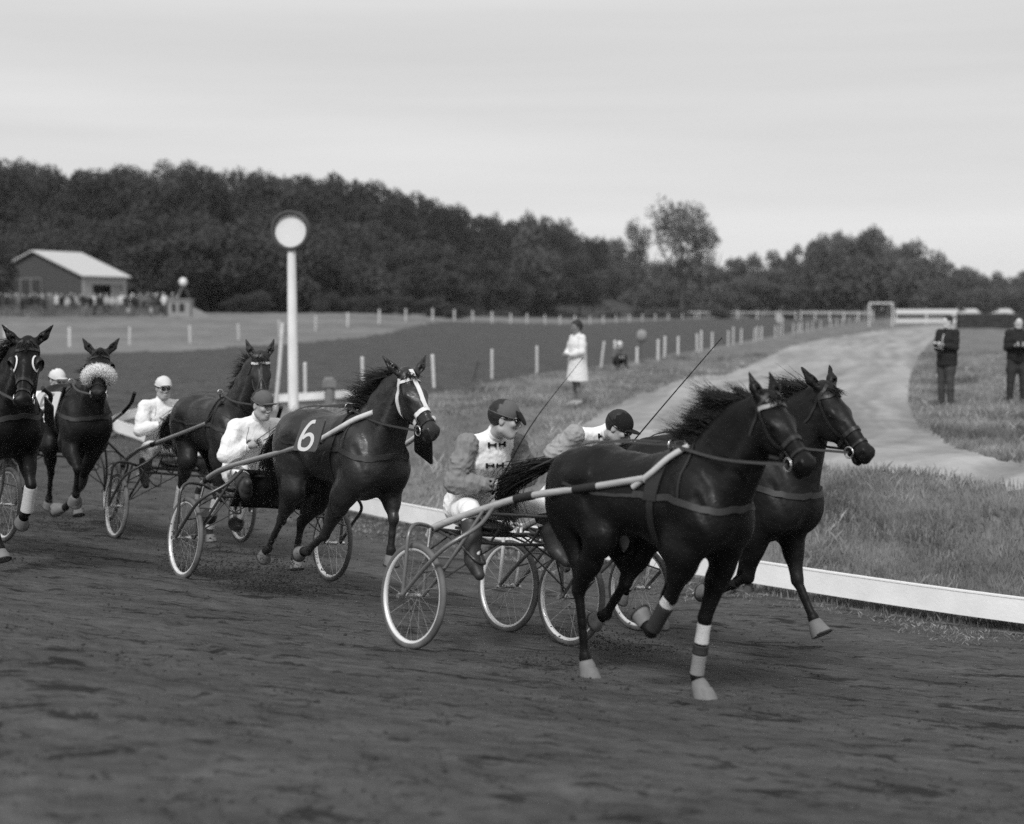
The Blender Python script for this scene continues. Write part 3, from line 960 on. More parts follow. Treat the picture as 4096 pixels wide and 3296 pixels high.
def build_sulky(label, rig, P):
    x0, y0, z0, phi = rig
    root = empty('sulky', (x0 - math.cos(rad(phi)) * .03, y0 - math.sin(rad(phi)) * .03, z0))
    root.rotation_euler = (Matrix.Rotation(rad(phi - 90), 3, 'Z') @ Matrix.Rotation(-P.get('roll', .14), 3, 'X')).to_euler()
    tag(root, label, 'sulky', 'racing sulkies')
    hw = P.get('hw', .72)
    fm = P.get('frame', M_frame)
    for sy in (-1, 1):
        w = empty('wheel', (0, hw * sy, .355), (0, P.get('spin', 0) + sy, 0))
        w.parent = root
        WHEEL['tyre'].build('tyre', P.get('tyre', M_tyre), w)
        WHEEL['rim'].build('rim', M_rim, w)
        WHEEL['hub'].build('hub', M_metal, w, angle=40)
        WHEEL['spokes'].build('spokes', M_spoke, w)
        # arch over the wheel and the forward stay
        mb = MB()
        o = hw + .085; i_ = hw - .085
        k = sy
        mb.tube(spline([(0, o * k, .355), (-.005, o * k, .60), (-.02, (o - .01) * k, .76), (-.05, (hw + .01) * k, .825), (-.10, (hw - .12) * k, .82), (-.15, .49 * k, .79)], 6), .014, 10)
        mb.tube(spline([(0, i_ * k, .355), (-.03, (i_ - .02) * k, .6), (-.10, .56 * k, .80)], 5), .012, 10)
        mb.build('wheel_fork', P.get('fork', fm), root)
        mb = MB()
        mb.tube(spline([(0, o * k, .36), (.18, (o - .005) * k, .55), (.37, (o - .03) * k, .73), (.46, .60 * k, .88), (.42, .46 * k, 1.0)], 6), .0145, 10)
        mb.tube(spline([(0, i_ * k, .355), (.15, (i_ - .03) * k, .55), (.28, .54 * k, .80), (.34, .47 * k, .98)], 5), .012, 10)
        mb.tube([(.165, (o - .005) * k, .53), (.17, (i_ - .03) * k, .57)], .007, 8)
        mb.tube([(-.02, (i_ - .02) * k, .62), (.21, (i_ - .05) * k, .64)], .007, 8)
        mb.build('stay', P.get('stay', fm), root)
        # shaft
        S = [np.array((a, b * k, c)) for a, b, c in P['shaft']]
        sp = spline(S, 8)
        mb = MB()
        mb.tube(sp, [.027 - .005 * i / len(sp) for i in range(len(sp))], 14)
        sh = mb.build('shaft', P.get('shaftm', M_shaft), root)
        for t0, t1 in P.get('tapes', ((.30, .34), (.56, .63))):
            a, b = int(t0 * (len(sp) - 1)), max(int(t1 * (len(sp) - 1)), int(t0 * (len(sp) - 1)) + 1)
            tp = MB()
            tp.tube(sp[a:b + 1], .0285, 14)
            tp.build('tape', M_tape, sh)
        if P.get('tip'):
            tp = MB()
            pts = spline([np.array((a, b * k, c)) for a, b, c in P['tip']], 6)
            tp.tube(pts, P.get('tipr', .020), 10, flat=P.get('tipflat', 1.))
            tp.build('tug', P.get('tipm', M_leather), root)
    mb = MB()
    mb.tube(spline([(-.15, -.49, .79), (-.17, -.25, .775), (-.17, 0, .77), (-.17, .25, .775), (-.15, .49, .79)], 5), .018, 10)
    mb.tube(spline([(.10, -.52, .745), (.10, 0, .735), (.10, .52, .745)], 5), .013, 10)
    mb.tube([(.26, -.45, .95), (.26, .45, .95)], .013, 10)
    for y in (-.36, -.18, .18, .36):
        mb.tube([(-.16, y, .78), (.10, y * .95, .74)], .008, 8)
        mb.tube([(.10, y, .745), (.26, y, .95)], .008, 8)
    for s in (-1, 1):
        mb.tube([(-.16, .30 * s, .78), (-.1, .60 * s, .62)], .007, 8)
        mb.tube([(.10, .40 * s, .74), (.02, .62 * s, .40)], .007, 8)
        mb.tube([(.10, .10 * s, .74), (.04, .62 * s, .42)], .006, 8)
        mb.tube([(-.15, .47 * s, .79), (.15, .50 * s, .74)], .010, 8)
    mb.build('cross_frame', P.get('cross', M_framed), root)
    for s in (-1, 1):
        mb = MB()
        mb.tube(spline([(.10, .30 * s, .74), (.22, .34 * s, .66), (.30, .38 * s, .62), (.30, .46 * s, .64), (.14, .50 * s, .74)], 5), .009, 8)
        mb.build('stirrup_rail', M_framed, root)
    Ss = Sdf((-.5, -.3, .74), (.12, .3, .96), .012)
    Ss.ell((-.20, 0, .83), (.21, .21, .045), .02)
    Ss.cut((0, 0, -1), (0, 0, .80))
    Ss.mesh('seat', M_leather, root)
    mb = MB()
    mb.box((-.2, 0, .792), (.30, .30, .02))
    mb.build('seat_plate', M_framed, root, smooth=False)
    if P.get('apron'):
        # hanging black apron that keeps the dirt off the driver
        g_ = []
        n, mm = 14, 8
        vs, fs = [], []
        for i in range(n + 1):
            y = -.40 + .80 * i / n
            for j in range(mm + 1):
                t = j / mm
                vs.append((.30 - .16 * t + .02 * math.sin(i * 1.3 + t * 3), y, 1.0 - .34 * t))
        for i in range(n):
            for j in range(mm):
                a = i * (mm + 1) + j
                fs.append((a, a + 1, a + mm + 2, a + mm + 1))
        q = MB().add(vs, fs)
        ap = q.build('mud_apron', M_apron, root)
        md = ap.modifiers.new('thickness', 'SOLIDIFY'); md.thickness = .008
    return root

# ------------------------------------------------------------------ people
def head_frame(c, yaw, pitch, rl=0.):
    R = Matrix.Rotation(yaw, 3, 'Z') @ Matrix.Rotation(pitch, 3, 'Y') @ Matrix.Rotation(rl, 3, 'X')   # x forward, pitch>0 looks down
    return np.array(c, float), np.array(R)

def sdf_head(S, c, HR, infl=0.):
    S.frame(c, HR)
    S.ell((-.012, 0, .030), (.098 + infl, .077 + infl, .098 + infl), .02)
    S.ell((.022, 0, -.040), (.068 + infl, .060 + infl, .088 + infl), .03)
    S.ell((.058, 0, -.100), (.030 + infl, .030 + infl, .026 + infl), .025)
    for sy in (-1, 1):
        S.cone((-.005, .052 * sy, -.070), (.052, .022 * sy, -.105), .024, .018, .03)      # jaw
        S.ell((.070, .040 * sy, -.022), (.020, .022, .020), .018)                         # cheekbone
        S.ell((.084, .031 * sy, .006), (.020, .018, .012), .010, sub=True)             # socket
        S.ell((.070, .031 * sy, .004), (.017, .016, .013), .006)                          # lid
        S.cone((.088, .012 * sy, .024), (.078, .050 * sy, .022), .009, .007, .012)        # brow
        S.ell((-.008, .078 * sy, -.008), (.019, .010, .032), .008)                        # ear
        S.ell((.000, .088 * sy, -.004), (.009, .006, .016), .005, sub=True)
        S.ell((.098, .011 * sy, -.040), (.010, .009, .008), .007)                        # nostril wing
    S.cone((.088, 0, .014), (.112, 0, -.030), .009, .0115, .010)
    S.ell((.089, 0, -.066), (.013, .024, .006), .007)
    S.ell((.087, 0, -.079), (.012, .020, .007), .007)
    S.ell((.101, 0, -.0725), (.012, .026, .0022), .003, sub=True)
    S.frame()

def sdf_hand(S, wr, dirv, up, side, curl=1., rein=True):
    """a fist closed round the reins: palm, four unequal curled fingers, thumb on top; wr wrist, dirv forearm direction"""
    d = unit(dirv); u = np.array(up, float); u = unit(u - d * (u @ d)); p = np.cross(d, u) * side   # p: palm side (inwards)
    wr = np.array(wr, float)
    S.frame()
    S.cone(wr, wr + d * .03, .027, .030, .02)
    S.cone(wr + d * .03 + u * .018, wr + d * .075 + u * .024, .020, .016, .02)
    S.cone(wr + d * .03 - u * .014, wr + d * .070 - u * .024, .020, .015, .02)
    S.cone(wr + d * .03, wr + d * .072, .021, .018, .02)
    for i in range(4):
        o = .030 - .0205 * i
        ln = (.040, .045, .042, .033)[i]
        k0 = wr + d * .078 + u * o
        k1 = k0 + d * ln * .55 * (1.2 - curl * .4) + p * ln * .45 * curl
        k2 = k1 + p * ln * .62 * curl - d * ln * .30 * curl + d * ln * .5 * (1 - curl)
        k3 = k2 - d * ln * .55 * curl + d * ln * .4 * (1 - curl) - p * ln * .05
        S.path([k0, k1, k2, k3], [.0105, .0095, .0088, .0078], .0035)
    t0 = wr + d * .028 + u * .028 + p * .004
    t1 = t0 + d * .035 + u * .014 + p * .014
    t2 = t1 + d * .028 + p * .016 - u * .004
    S.path([t0, t1, t2], [.015, .012, .0095], .006)

def build_person(label, rig, J, O, cat='person', group=None, name='person'):
    x0, y0, z0, phi = rig
    root = empty(name, (x0, y0, z0), (0, 0, rad(phi - 90)))
    tag(root, label, cat, group)
    A = {k: np.array(v, float) for k, v in J.items() if hasattr(v, '__len__')}
    hc, HR = head_frame(A['head'], J['yaw'], J['pitch'], J.get('hroll', 0))
    pts = np.array([v for k, v in A.items()])
    lo = pts.min(0) - .20; hi = pts.max(0) + .20
    r_ = O.get('res', .008)
    fat = O.get('fat', 1.)
    sw = O.get('sq', 1.5)
    # torso frame so that the shoulders' width axis is respected
    ch = A['chest']; pv = A['pelvis']; nk = A['neck']
    wv = unit(A['shL'] - A['shR'])
    fx = unit(np.cross(wv, (0, 0, 1)))
    up = np.cross(fx, wv)
    TR = np.stack([fx, wv, up], 1)
    tl = lambda p: TR.T @ (np.array(p, float) - ch)
    def torso(S, i):
        S.frame(ch, TR)
        S.path([tl(pv), tl(pv * .5 + ch * .5), tl(ch)], [(.115 + i) * fat, (.112 + i) * fat, (.118 + i) * fat], .05, sw)
        S.cone(tl(ch), tl(ch * .45 + (A['shL'] + A['shR']) / 2 * .55), (.118 + i) * fat, (.085 + i), .04, sw * 1.05)
        S.frame()
        for s in 'LR':
            sh = A['sh' + s]
            S.cone(sh, nk - (nk - ch) * .12, .054 + i, .045 + i, .05)
    def arms(S, i, tow=0.):
        for s in 'LR':
            sh, el, ha = A['sh' + s], A['el' + s], A['ha' + s]
            wr = ha + unit(el - ha) * .02
            lo_ = .006 if i > 0 else 0
            S.path([sh, sh * .5 + el * .5, el], [.056 + i, .052 + i + lo_, .046 + i + lo_], .04)
            S.path([el, el * .5 + wr * .5, wr], [.047 + i + lo_, .043 + i + lo_, .029 + i + lo_ * .6], .03)
    def legs(S, i, shin=True):
        for s in 'LR':
            hp, kn, an = A['hip' + s], A['kn' + s], A['an' + s]
            S.path([hp, hp * .5 + kn * .5, kn], [.092 + i, .078 + i, .058 + i], .05)
            if shin:
                S.path([kn, kn * .6 + an * .4, an], [.056 + i, .053 + i, .038 + i], .02)
    def feet(S, i):
        for s in 'LR':
            an, toe = A['an' + s], A['toe' + s]
            S.path([an, an * .5 + toe * .5, toe], [.040 + i, .038 + i, .030 + i], .02)
            S.cone(an, an - unit(toe - an) * .045, .036 + i, .030 + i, .02)
    # body: one continuous skin
    S = Sdf(lo, hi, r_)
    torso(S, -.012); arms(S, -.010); legs(S, -.012); feet(S, -.010)
    S.cone(nk - (nk - ch) * .15, hc + HR @ np.array([-.02, 0, -.05]), .058, .052, .02)
    sdf_head(S, hc, HR)
    for s in 'LR':
        ha, el = A['ha' + s], A['el' + s]
        sdf_hand(S, ha, J.get('hd' + s, ha - el), J.get('hup', (0, 0, 1)), (1 if s == 'R' else -1), O.get('curl', 1.))
    body = S.mesh('body', O.get('skin', M_skin), root)
    jm = O['jacket']
    # jacket
    S = Sdf(lo, hi, O.get('cres', .009))
    torso(S, .010)
    if O.get('coat'):
        hem = O['coat']
        base = np.array([(A['hipL'] + A['hipR'])[0] / 2, (A['hipL'] + A['hipR'])[1] / 2, hem])
        S.frame(ch, TR)
        S.path([tl(pv), tl(base)], [.135 * fat, O.get('hemr', .165) * fat], .05, sw * .95)
        S.frame()
        S.cut((0, 0, -1), (0, 0, hem))
    else:
        S.frame(ch, TR)
        S.cone(tl(pv), tl(pv + (0, 0, -O.get('skirt', .05))), .128 * fat, .13 * fat, .03, sw)
        S.frame()
    if not O.get('sleeve'):
        arms(S, .013)
        for s in 'LR':
            S.ell(A['ha' + s], (.045, .045, .045), .006, sub=True)
    S.cone(nk - (nk - ch) * .10, nk + (nk - ch) * .12 + (hc - nk) * .18, .066, .062, .02)   # stand collar
    S.wrinkle(O.get('wr', .0035), 52, O.get('seed', 1))
    jk = S.mesh('jacket', jm, root)
    bj = bvh_of(jk)
    if O.get('sleeve'):
        S = Sdf(lo, hi, .009)
        arms(S, .021)
        for s in 'LR':
            S.ell(A['sh' + s], (.070, .070, .070), .05)
            S.ell(A['ha' + s], (.042, .042, .042), .006, sub=True)
            S.frame().cone(A['sh' + s], A['sh' + s] + (nk - A['sh' + s]) * .9, .01, .075, .01, sub=True) if 0 else None
        S.wrinkle(.008, 58, 4)
        S.mesh('sleeves', O['sleeve'], root)
    if O.get('frogs'):
        fdir = Vector(fx)
        for k, zz in enumerate(O['frogs']):
            c0 = Vector(pv) + (Vector(ch) - Vector(pv)) * zz + (Vector(nk) - Vector(ch)) * max(zz - 1, 0)
            for sgn in (-1, 1):
                mb = MB()
                pts = []
                for w_ in (.015, .04, .065):
                    h_ = bj.ray_cast(c0 + fdir * .4 + Vector(wv) * w_ * sgn, -fdir, .6)
                    if h_[0] is not None: pts.append(h_[0] + h_[1] * .004)
                if len(pts) == 3:
                    mb.tube(pts, [.007, .005, .007], 6)
                    mb.tube([pts[2] - Vector((0, 0, .018)), pts[2] + Vector((0, 0, .018))], .008, 6)
                    mb.tube([pts[0] - Vector((0, 0, .014)), pts[0] + Vector((0, 0, .014))], .007, 6)
                if mb.v: mb.build('frog_fastening', M_capblack, jk)
    if O.get('seams'):
        mb = MB()
        for sgn in (-1, 1):
            pts = []
            for t in np.linspace(.15, 1.25, 9):
                c0 = Vector(pv) + (Vector(ch) - Vector(pv)) * t
                w_ = .105 + .02 * math.sin(t * 3)
                h_ = bj.ray_cast(c0 + Vector(fx) * .4 + Vector(wv) * w_ * sgn, -Vector(fx), .7)
                if h_[0] is not None: pts.append(h_[0] + h_[1] * .001)
            if len(pts) > 3: mb.tube(spline(pts, 3), .0035, 5)
        if mb.v: mb.build('piping', O['seams'], jk)
    if O.get('collar'):
        mb = MB()
        axn = unit(hc + HR @ np.array([-.02, 0, -.05]) - nk)
        mb.tube([nk + axn * .035, nk + axn * .05, nk + axn * .066], [.064, .0635, .060], 20)
        mb.build('collar', O['collar'], jk)
    if O.get('tie'):
        mb = MB()
        pts = []
        for t in np.linspace(1.28, .35, 7):
            c0 = Vector(pv) + (Vector(ch) - Vector(pv)) * t
            h_ = bj.ray_cast(c0 + Vector(fx) * .4, -Vector(fx), .7)
            if h_[0] is not None: pts.append(h_[0] + h_[1] * .006)
        if len(pts) > 3:
            mb.tube(spline(pts, 3), .022, 6, flat=.5)
            mb.build('scarf', O['tie'], root)
    # trousers, boots
    S = Sdf(lo, hi, .010)
    if not O.get('bare'):
        S.frame(ch, TR)
        S.ell(tl(pv), (.115 * fat, .165 * fat, .11), .04)
        S.frame()
        legs(S, .012 if not O.get('wide') else .022)
        for s in 'LR':
            S.ell(A['an' + s], (.05, .05, .06), .01, sub=True)
        S.wrinkle(.005, 22, 9)
        S.mesh('trousers', O['pants'], root)
    for s in 'LR':
        an, kn, toe = A['an' + s], A['kn' + s], A['toe' + s]
        S = Sdf(np.min([an, kn, toe], 0) - .12, np.max([an, kn, toe], 0) + .12, .008)
        S.path([an, an * .5 + toe * .5, toe], [.048, .044, .036], .02)
        S.cone(an, an - unit(toe - an) * .045, .044, .036, .02)
        bt = O.get('boot_h', .6)
        if bt > 0:
            S.path([an, an + (kn - an) * bt * .6, an + (kn - an) * bt], [.050, .066, .071], .02)
        S.mesh('boot' if bt > .3 else 'shoe', O.get('bootm', M_boot), root)
    # headgear
    cp_ = O.get('cap')
    if cp_:
        S = Sdf(hc - .22, hc + .22, .006)
        S.frame(hc, HR)
        S.ell((-.012, 0, .040), (.110, .090, .098), .01)
        S.cut((-.18, 0, -1), (0, 0, .030))
        cap_o = S.mesh('cap', cp_, root)
        S = Sdf(hc - .24, hc + .24, .0055)
        S.frame(hc, HR)
        if O.get('peak', True):
            tp = O.get('peak_tilt', .15)
            S.ell((.105, 0, .036), (.072, .066, .010), .004, pitch=tp)
            S.ell((-.012, 0, .028), (.088, .072, .10), .004, sub=True)
            S.mesh('peak', O.get('peakm', cp_), cap_o)
        mb = MB()
        mb.tube([hc + HR @ np.array([-.012 + .1105 * math.cos(a), .0905 * math.sin(a), .036 - .02 * math.cos(a)]) for a in np.linspace(0, 2 * math.pi, 25)], .0045, 6, cap=False)
        mb.build('cap_band', O.get('bandm', cp_), cap_o)
    if O.get('hairm', True):
        S = Sdf(hc - .2, hc + .2, .0065)
        S.frame(hc, HR)
        hb = O.get('hairbig', 1.)
        S.ell((-.020, 0, .034), (.108 * hb, .090 * hb, .106 * hb), .01)
        S.cut((1.0, 0, -.55), (.052, 0, .052))
        S.cut((.35, 0, -1), (-.05, 0, -.05) if not O.get('hairlow') else (-.05, 0, -.08))
        for sy in (-1, 1):
            S.ell((.0, .085 * sy, -.01), (.026, .03, .034), .006, sub=True)
        S.wrinkle(.002, 90, 2)
        S.mesh('hair', O.get('hairc', M_humanhair), root)
    if O.get('goggles'):
        mb = MB()
        mb.tube([hc + HR @ np.array([-.010 + .100 * math.cos(a), .083 * math.sin(a), .010 - .002 * math.cos(a)]) for a in np.linspace(0, 2 * math.pi, 25)], .0055, 6, cap=False, flat=.5)
        gg = mb.build('goggles', M_leather, root)
        for sy in (-1, 1):
            c = hc + HR @ np.array([.086, .032 * sy, .004])
            S = Sdf(c - .06, c + .06, .004)
            S.frame(hc, HR)
            S.ell((.088, .031 * sy, .002), (.017, .027, .021), .003)
            S.mesh('lens', M_lens, gg)
    else:
        mb = MB()
        for sy in (-1, 1):
            c = hc + HR @ np.array([.0885, .031 * sy, .0035])
            mb.tube([c + HR @ np.array([-.006, -.009, 0]), c, c + HR @ np.array([-.006, .009, -.001])], [.002, .0042, .002], 6)
        mb.build('eyes', M_eye, root)
    return root

def whip(label, rig, pts, r=.006):
    x0, y0, z0, phi = rig
    mb = MB()
    sp = spline(pts, 10)
    n = len(sp)
    mb.tube(sp, [max(r * (1 - .85 * (i / n)), .0016) for i in range(n)], 6)
    o = mb.build('whip', M_leather, None)
    o.location = (x0, y0, z0)
    o.rotation_euler = (0, 0, rad(phi - 90))
    hd = MB()
    hd.tube([Vector(sp[0]) - (Vector(sp[2]) - Vector(sp[0])).normalized() * .10, Vector(sp[0]), Vector(sp[2])], [.009, .010, .008], 8)
    hd.build('handle', M_leather2, o)
    return tag(o, label, 'whip', 'driving whips')
# ------------------------------------------------------------------ terrain
RAIL = [(34, 3.5, -1.15), (20, 6.8, -1.15), (12, 9.6, -1.15), (8, 11.15, -1.12), (4.75, 12.9, -1.06), (2.2, 14.75, -.99), (0, 16.9, -.97),
        (-2.1, 19.2, -.94), (-4.4, 22.3, -.89), (-6.1, 25.3, -.83), (-7.4, 27.8, -.76), (-8.3, 29.2, -.70), (-8.5, 30.2, -.60),
        (-8.1, 31.0, -.50), (-7.1, 31.6, -.40), (-5.4, 31.9, -.28), (-3.4, 32.8, -.2), (-1.8, 35.2, -.15), (.8, 43, -.06), (3, 48.5, -.05),
        (7, 60, 0), (13, 80, 0), (26, 124, 0), (46, 187, 0), (120, 400, 0)]
RL = np.array(spline(RAIL, 6))
IDX_TIP = 12 * 6

def raild(x, y):
    x = np.asarray(x, float).ravel(); y = np.asarray(y, float).ravel()
    best = np.full(x.shape, 1e9); zz = np.zeros(x.shape); sg = np.zeros(x.shape); ti = np.zeros(x.shape)
    for i in range(len(RL) - 1):
        a = RL[i]; d = RL[i + 1] - a; L2 = d[0] ** 2 + d[1] ** 2
        t = np.clip(((x - a[0]) * d[0] + (y - a[1]) * d[1]) / L2, 0, 1)
        dd = np.hypot(a[0] + t * d[0] - x, a[1] + t * d[1] - y)
        m = dd < best
        best = np.where(m, dd, best); zz = np.where(m, a[2] + t * d[2], zz); ti = np.where(m, i + t, ti)
        sg = np.where(m, d[0] * (y - a[1]) - d[1] * (x - a[0]), sg)
    return best, zz, sg, ti

def far_edge(u):
    """depth of the outer edge of the far track against direction u = x / y"""
    return np.interp(u, [-2, -.366, -.23, -.094, .041, .177, .245, .3, 1.5], [40, 59, 64, 88, 160, 280, 420, 700, 900])

def terrain(x, y):
    sh = np.shape(x)
    x = np.asarray(x, float).ravel(); y = np.asarray(y, float).ravel()
    d, zr, sg, ti = raild(x, y)
    s = np.clip((ti - (IDX_TIP - 18)) / 36, 0, 1)
    bank = np.where(d < 2.9, .09 * d, .261 + .150 * (np.minimum(d, 9.2) - 2.9)) + .03 * np.clip(d - 9.2, 0, 6)
    zo = (1 - s) * (zr + bank) + s * (zr + (0 - zr) * np.clip(d / 22, 0, 1))
    k = np.clip((d - .1) / 5.5, 0, 1); k = k * k * (3 - 2 * k)
    zi = zr + (.02 - zr) * k
    z = np.where(sg > 0, zo, zi)
    # the ground climbs gently past the far fence on the left
    u = x / np.maximum(y, 1)
    rise = np.clip((y - 76) / 45, 0, 1); rise = rise * rise * (3 - 2 * rise) * 1.35
    lf = np.clip((.05 - u) / .15, 0, 1)
    z = z + np.where(y > 70, rise * lf, 0)
    return z.reshape(sh)

def tz(x, y):
    return float(terrain(np.array([x]), np.array([y]))[0])

def pxray(u, v):
    P = math.atan2(105, 1400)
    a = (u - 512) / 1400; b = (412 - v) / 1400
    return np.array([a, math.cos(P) + b * math.sin(P), -math.sin(P) + b * math.cos(P)])

def ground_at(u, v, z=0.):
    r = pxray(u, v)
    k = (z - CAMZ) / r[2]
    return r[0] * k, r[1] * k

def on_terrain(u, v):
    """where the line of sight through (u, v) meets the ground: only used to survey outlines"""
    z = 0.
    for _ in range(14):
        x, y = ground_at(u, v, z)
        z = .5 * z + .5 * tz(x, y)
    return x, y

def inpoly(x, y, P):
    r = np.zeros(x.shape, bool)
    n = len(P)
    for i in range(n):
        x1, y1 = P[i]; x2, y2 = P[(i + 1) % n]
        c = ((y1 > y) != (y2 > y)) & (x < (x2 - x1) * (y - y1) / (y2 - y1 + 1e-12) + x1)
        r ^= c
    return r

def vnoise(x, y, seed=0, oct=4):
    g = np.random.default_rng(seed)
    out = np.zeros(x.shape); amp = 1.
    for o in range(oct):
        T = g.random((64, 64))
        xi = np.floor(x).astype(int); yi = np.floor(y).astype(int)
        fx = x - xi; fy = y - yi
        fx = fx * fx * (3 - 2 * fx); fy = fy * fy * (3 - 2 * fy)
        a = T[xi % 64, yi % 64]; b = T[(xi + 1) % 64, yi % 64]; c = T[xi % 64, (yi + 1) % 64]; e = T[(xi + 1) % 64, (yi + 1) % 64]
        out += amp * ((a * (1 - fx) + b * fx) * (1 - fy) + (c * (1 - fx) + e * fx) * fy - .5)
        x = x * 2.03 + 11; y = y * 2.03 + 5; amp *= .5
    return out

# sand path outline, surveyed on the flat infield
PATH = [on_terrain(*p) for p in [(1150, 519), (1024, 493), (930, 480), (810, 468), (720, 458), (640, 448), (600, 444), (586, 436), (582, 428),
        (588, 420), (600, 411), (615, 404), (640, 393), (680, 380), (727, 374), (765, 358), (790, 346), (830, 338), (880, 330.5), (915, 326.5), (945, 324.2), (956, 323.6),
        (955, 328), (938, 336), (926, 345), (916, 362), (910, 380), (908, 398), (912, 412), (922, 426), (945, 442), (985, 455), (1024, 462), (1150, 474)]]

angs = np.concatenate([np.linspace(-80, -26, 46)[:-1], np.linspace(-26, 26, 560), np.linspace(26, 80, 46)[1:]])
pr = .7 * np.exp(np.concatenate([np.linspace(0, math.log(2.9 / .7), 20)[:-1], np.linspace(math.log(2.9 / .7), math.log(900 / .7), 560)]))
AA, RR = np.meshgrid(np.radians(angs), pr)
GX = RR * np.sin(AA); GY = RR * np.cos(AA)
GZ = terrain(GX, GY)
dR, zR, sR, tR = raild(GX, GY)
dR = dR.reshape(GX.shape); sR = sR.reshape(GX.shape); tR = tR.reshape(GX.shape)
UU = GX / GY
outer = GY > far_edge(UU)
onpath = inpoly(GX.ravel(), GY.ravel(), PATH).reshape(GX.shape) & (sR <= 0)
track = (sR > 0) & ~outer
# relief: furrows along the running direction on the track, tussocks on the grass
ca, sa = math.cos(rad(-50)), math.sin(rad(-50))
al = GX * ca + GY * sa; ac = -GX * sa + GY * ca
fur = vnoise(al * .5, ac * 1.2, 3, 3) * .006 + vnoise(al * 15, ac * 17, 4, 4) * .011
hoof = np.clip(vnoise(al * 1.8 + 9, ac * 3.6 + 7, 8, 3) - .27, 0, 1) * -.07
near = np.clip((60 - RR) / 30, 0, 1)
GZ = GZ + np.where(track, (fur + hoof) * near, 0)
tus = vnoise(GX * .8, GY * .8, 12, 4) * .16
GZ = GZ + np.where(~track & ~onpath, tus * np.clip(dR / 2, 0, 1) * np.where(RR < 200, 1, 0), 0)
# wheel ruts that follow the lane: distance across it from its left-hand edge
LE = PATH[9:22]
dl = np.full(GX.shape, 1e9)
for (xa, ya), (xb, yb) in zip(LE[:-1], LE[1:]):
    L2 = (xb - xa) ** 2 + (yb - ya) ** 2
    tt = np.clip(((GX - xa) * (xb - xa) + (GY - ya) * (yb - ya)) / L2, 0, 1)
    dl = np.minimum(dl, np.hypot(xa + tt * (xb - xa) - GX, ya + tt * (yb - ya) - GY))
rut = vnoise(dl * 2.6 + vnoise(GX * .25, GY * .25, 61, 2) * 1.5, GY * .12, 19, 3)
GZ = GZ - np.where(onpath, .03, 0) + np.where(onpath, vnoise(GX * 1.4, GY * 1.4, 17, 4) * .05 + rut * .04, 0)

M_track = mat('track_cinders', .080, .95, .36, 7, .02, 40, (1, 1, 1), .12, var2=.22, scale2=1.1)
M_grass = mat('grass_ground', .15, .95, .35, 3.0, .02, 9, (1, 1, 1), .1, var2=.25, scale2=.35)
M_sand = mat('sand_path', .31, .95, .22, 1.6, .03, 9, (1, 1, 1), .1, var2=.15, scale2=.25)
M_outer = mat('outer_grass', .165, .95, .25, .8, .02, 4, (1, 2.2, 1), .1, var2=.2, scale2=.08)
# track: dark damp streaks drawn along the running direction
t_ = M_track.node_tree
for n_ in t_.nodes:
    if n_.type == 'MAPPING':
        n_.inputs['Rotation'].default_value = (0, 0, rad(28))
        n_.inputs['Scale'].default_value = (.8, 1.9, 1)
tn = M_track.node_tree
bs_ = tn.nodes['Principled BSDF']
src_ = bs_.inputs['Base Color'].links[0].from_socket
mp_ = [n for n in tn.nodes if n.type == 'MAPPING'][0]
def patches(scale, lo, hi, low, src, detail=9, seed=0.):
    n1 = nn(tn, 'ShaderNodeTexNoise'); n1.inputs['Scale'].default_value = scale; n1.inputs['Detail'].default_value = detail; n1.inputs['Roughness'].default_value = .68; n1.inputs['Distortion'].default_value = .6
    of = nn(tn, 'ShaderNodeVectorMath', operation='ADD'); of.inputs[1].default_value = (seed, seed * 1.7, 0)
    tn.links.new(mp_.outputs[0], of.inputs[0]); tn.links.new(of.outputs[0], n1.inputs['Vector'])
    r1 = nn(tn, 'ShaderNodeMapRange'); r1.inputs['From Min'].default_value = lo; r1.inputs['From Max'].default_value = hi; r1.inputs['To Min'].default_value = 1; r1.inputs['To Max'].default_value = low
    tn.links.new(n1.outputs[0], r1.inputs[0])
    mu = nn(tn, 'ShaderNodeMath', operation='MULTIPLY'); tn.links.new(src, mu.inputs[0]); tn.links.new(r1.outputs[0], mu.inputs[1])
    return mu.outputs[0]
s_ = patches(1.9, .575, .605, .34, src_, seed=3.)       # damp churned patches
s_ = patches(6.0, .57, .60, .45, s_, seed=9.)
tn.links.new(s_, bs_.inputs['Base Color'])
rows, cols = GX.shape
ii, jj = np.meshgrid(np.arange(rows - 1), np.arange(cols - 1), indexing='ij')
quad = np.stack([ii * cols + jj, ii * cols + jj + 1, (ii + 1) * cols + jj + 1, (ii + 1) * cols + jj], -1).reshape(-1, 4)
VV = np.stack([GX, GY, GZ], -1).reshape(-1, 3)
zone = np.where(outer, 3, np.where(track, 0, np.where(onpath, 2, 1)))[:-1, :-1].ravel()
def sub_mesh(name, z, m):
    q = quad[zone == z][:, ::-1]
    u, inv = np.unique(q.ravel(), return_inverse=True)
    o = np_mesh(name, VV[u], inv.reshape(-1, 4), m)
    return tag(o, kind='structure')
tag(sub_mesh('race_track', 0, M_track), 'dark cinder race track, banked in the foreground and running on behind the infield')
tag(sub_mesh('infield_grass', 1, M_grass), 'rough grass infield inside the white rail')
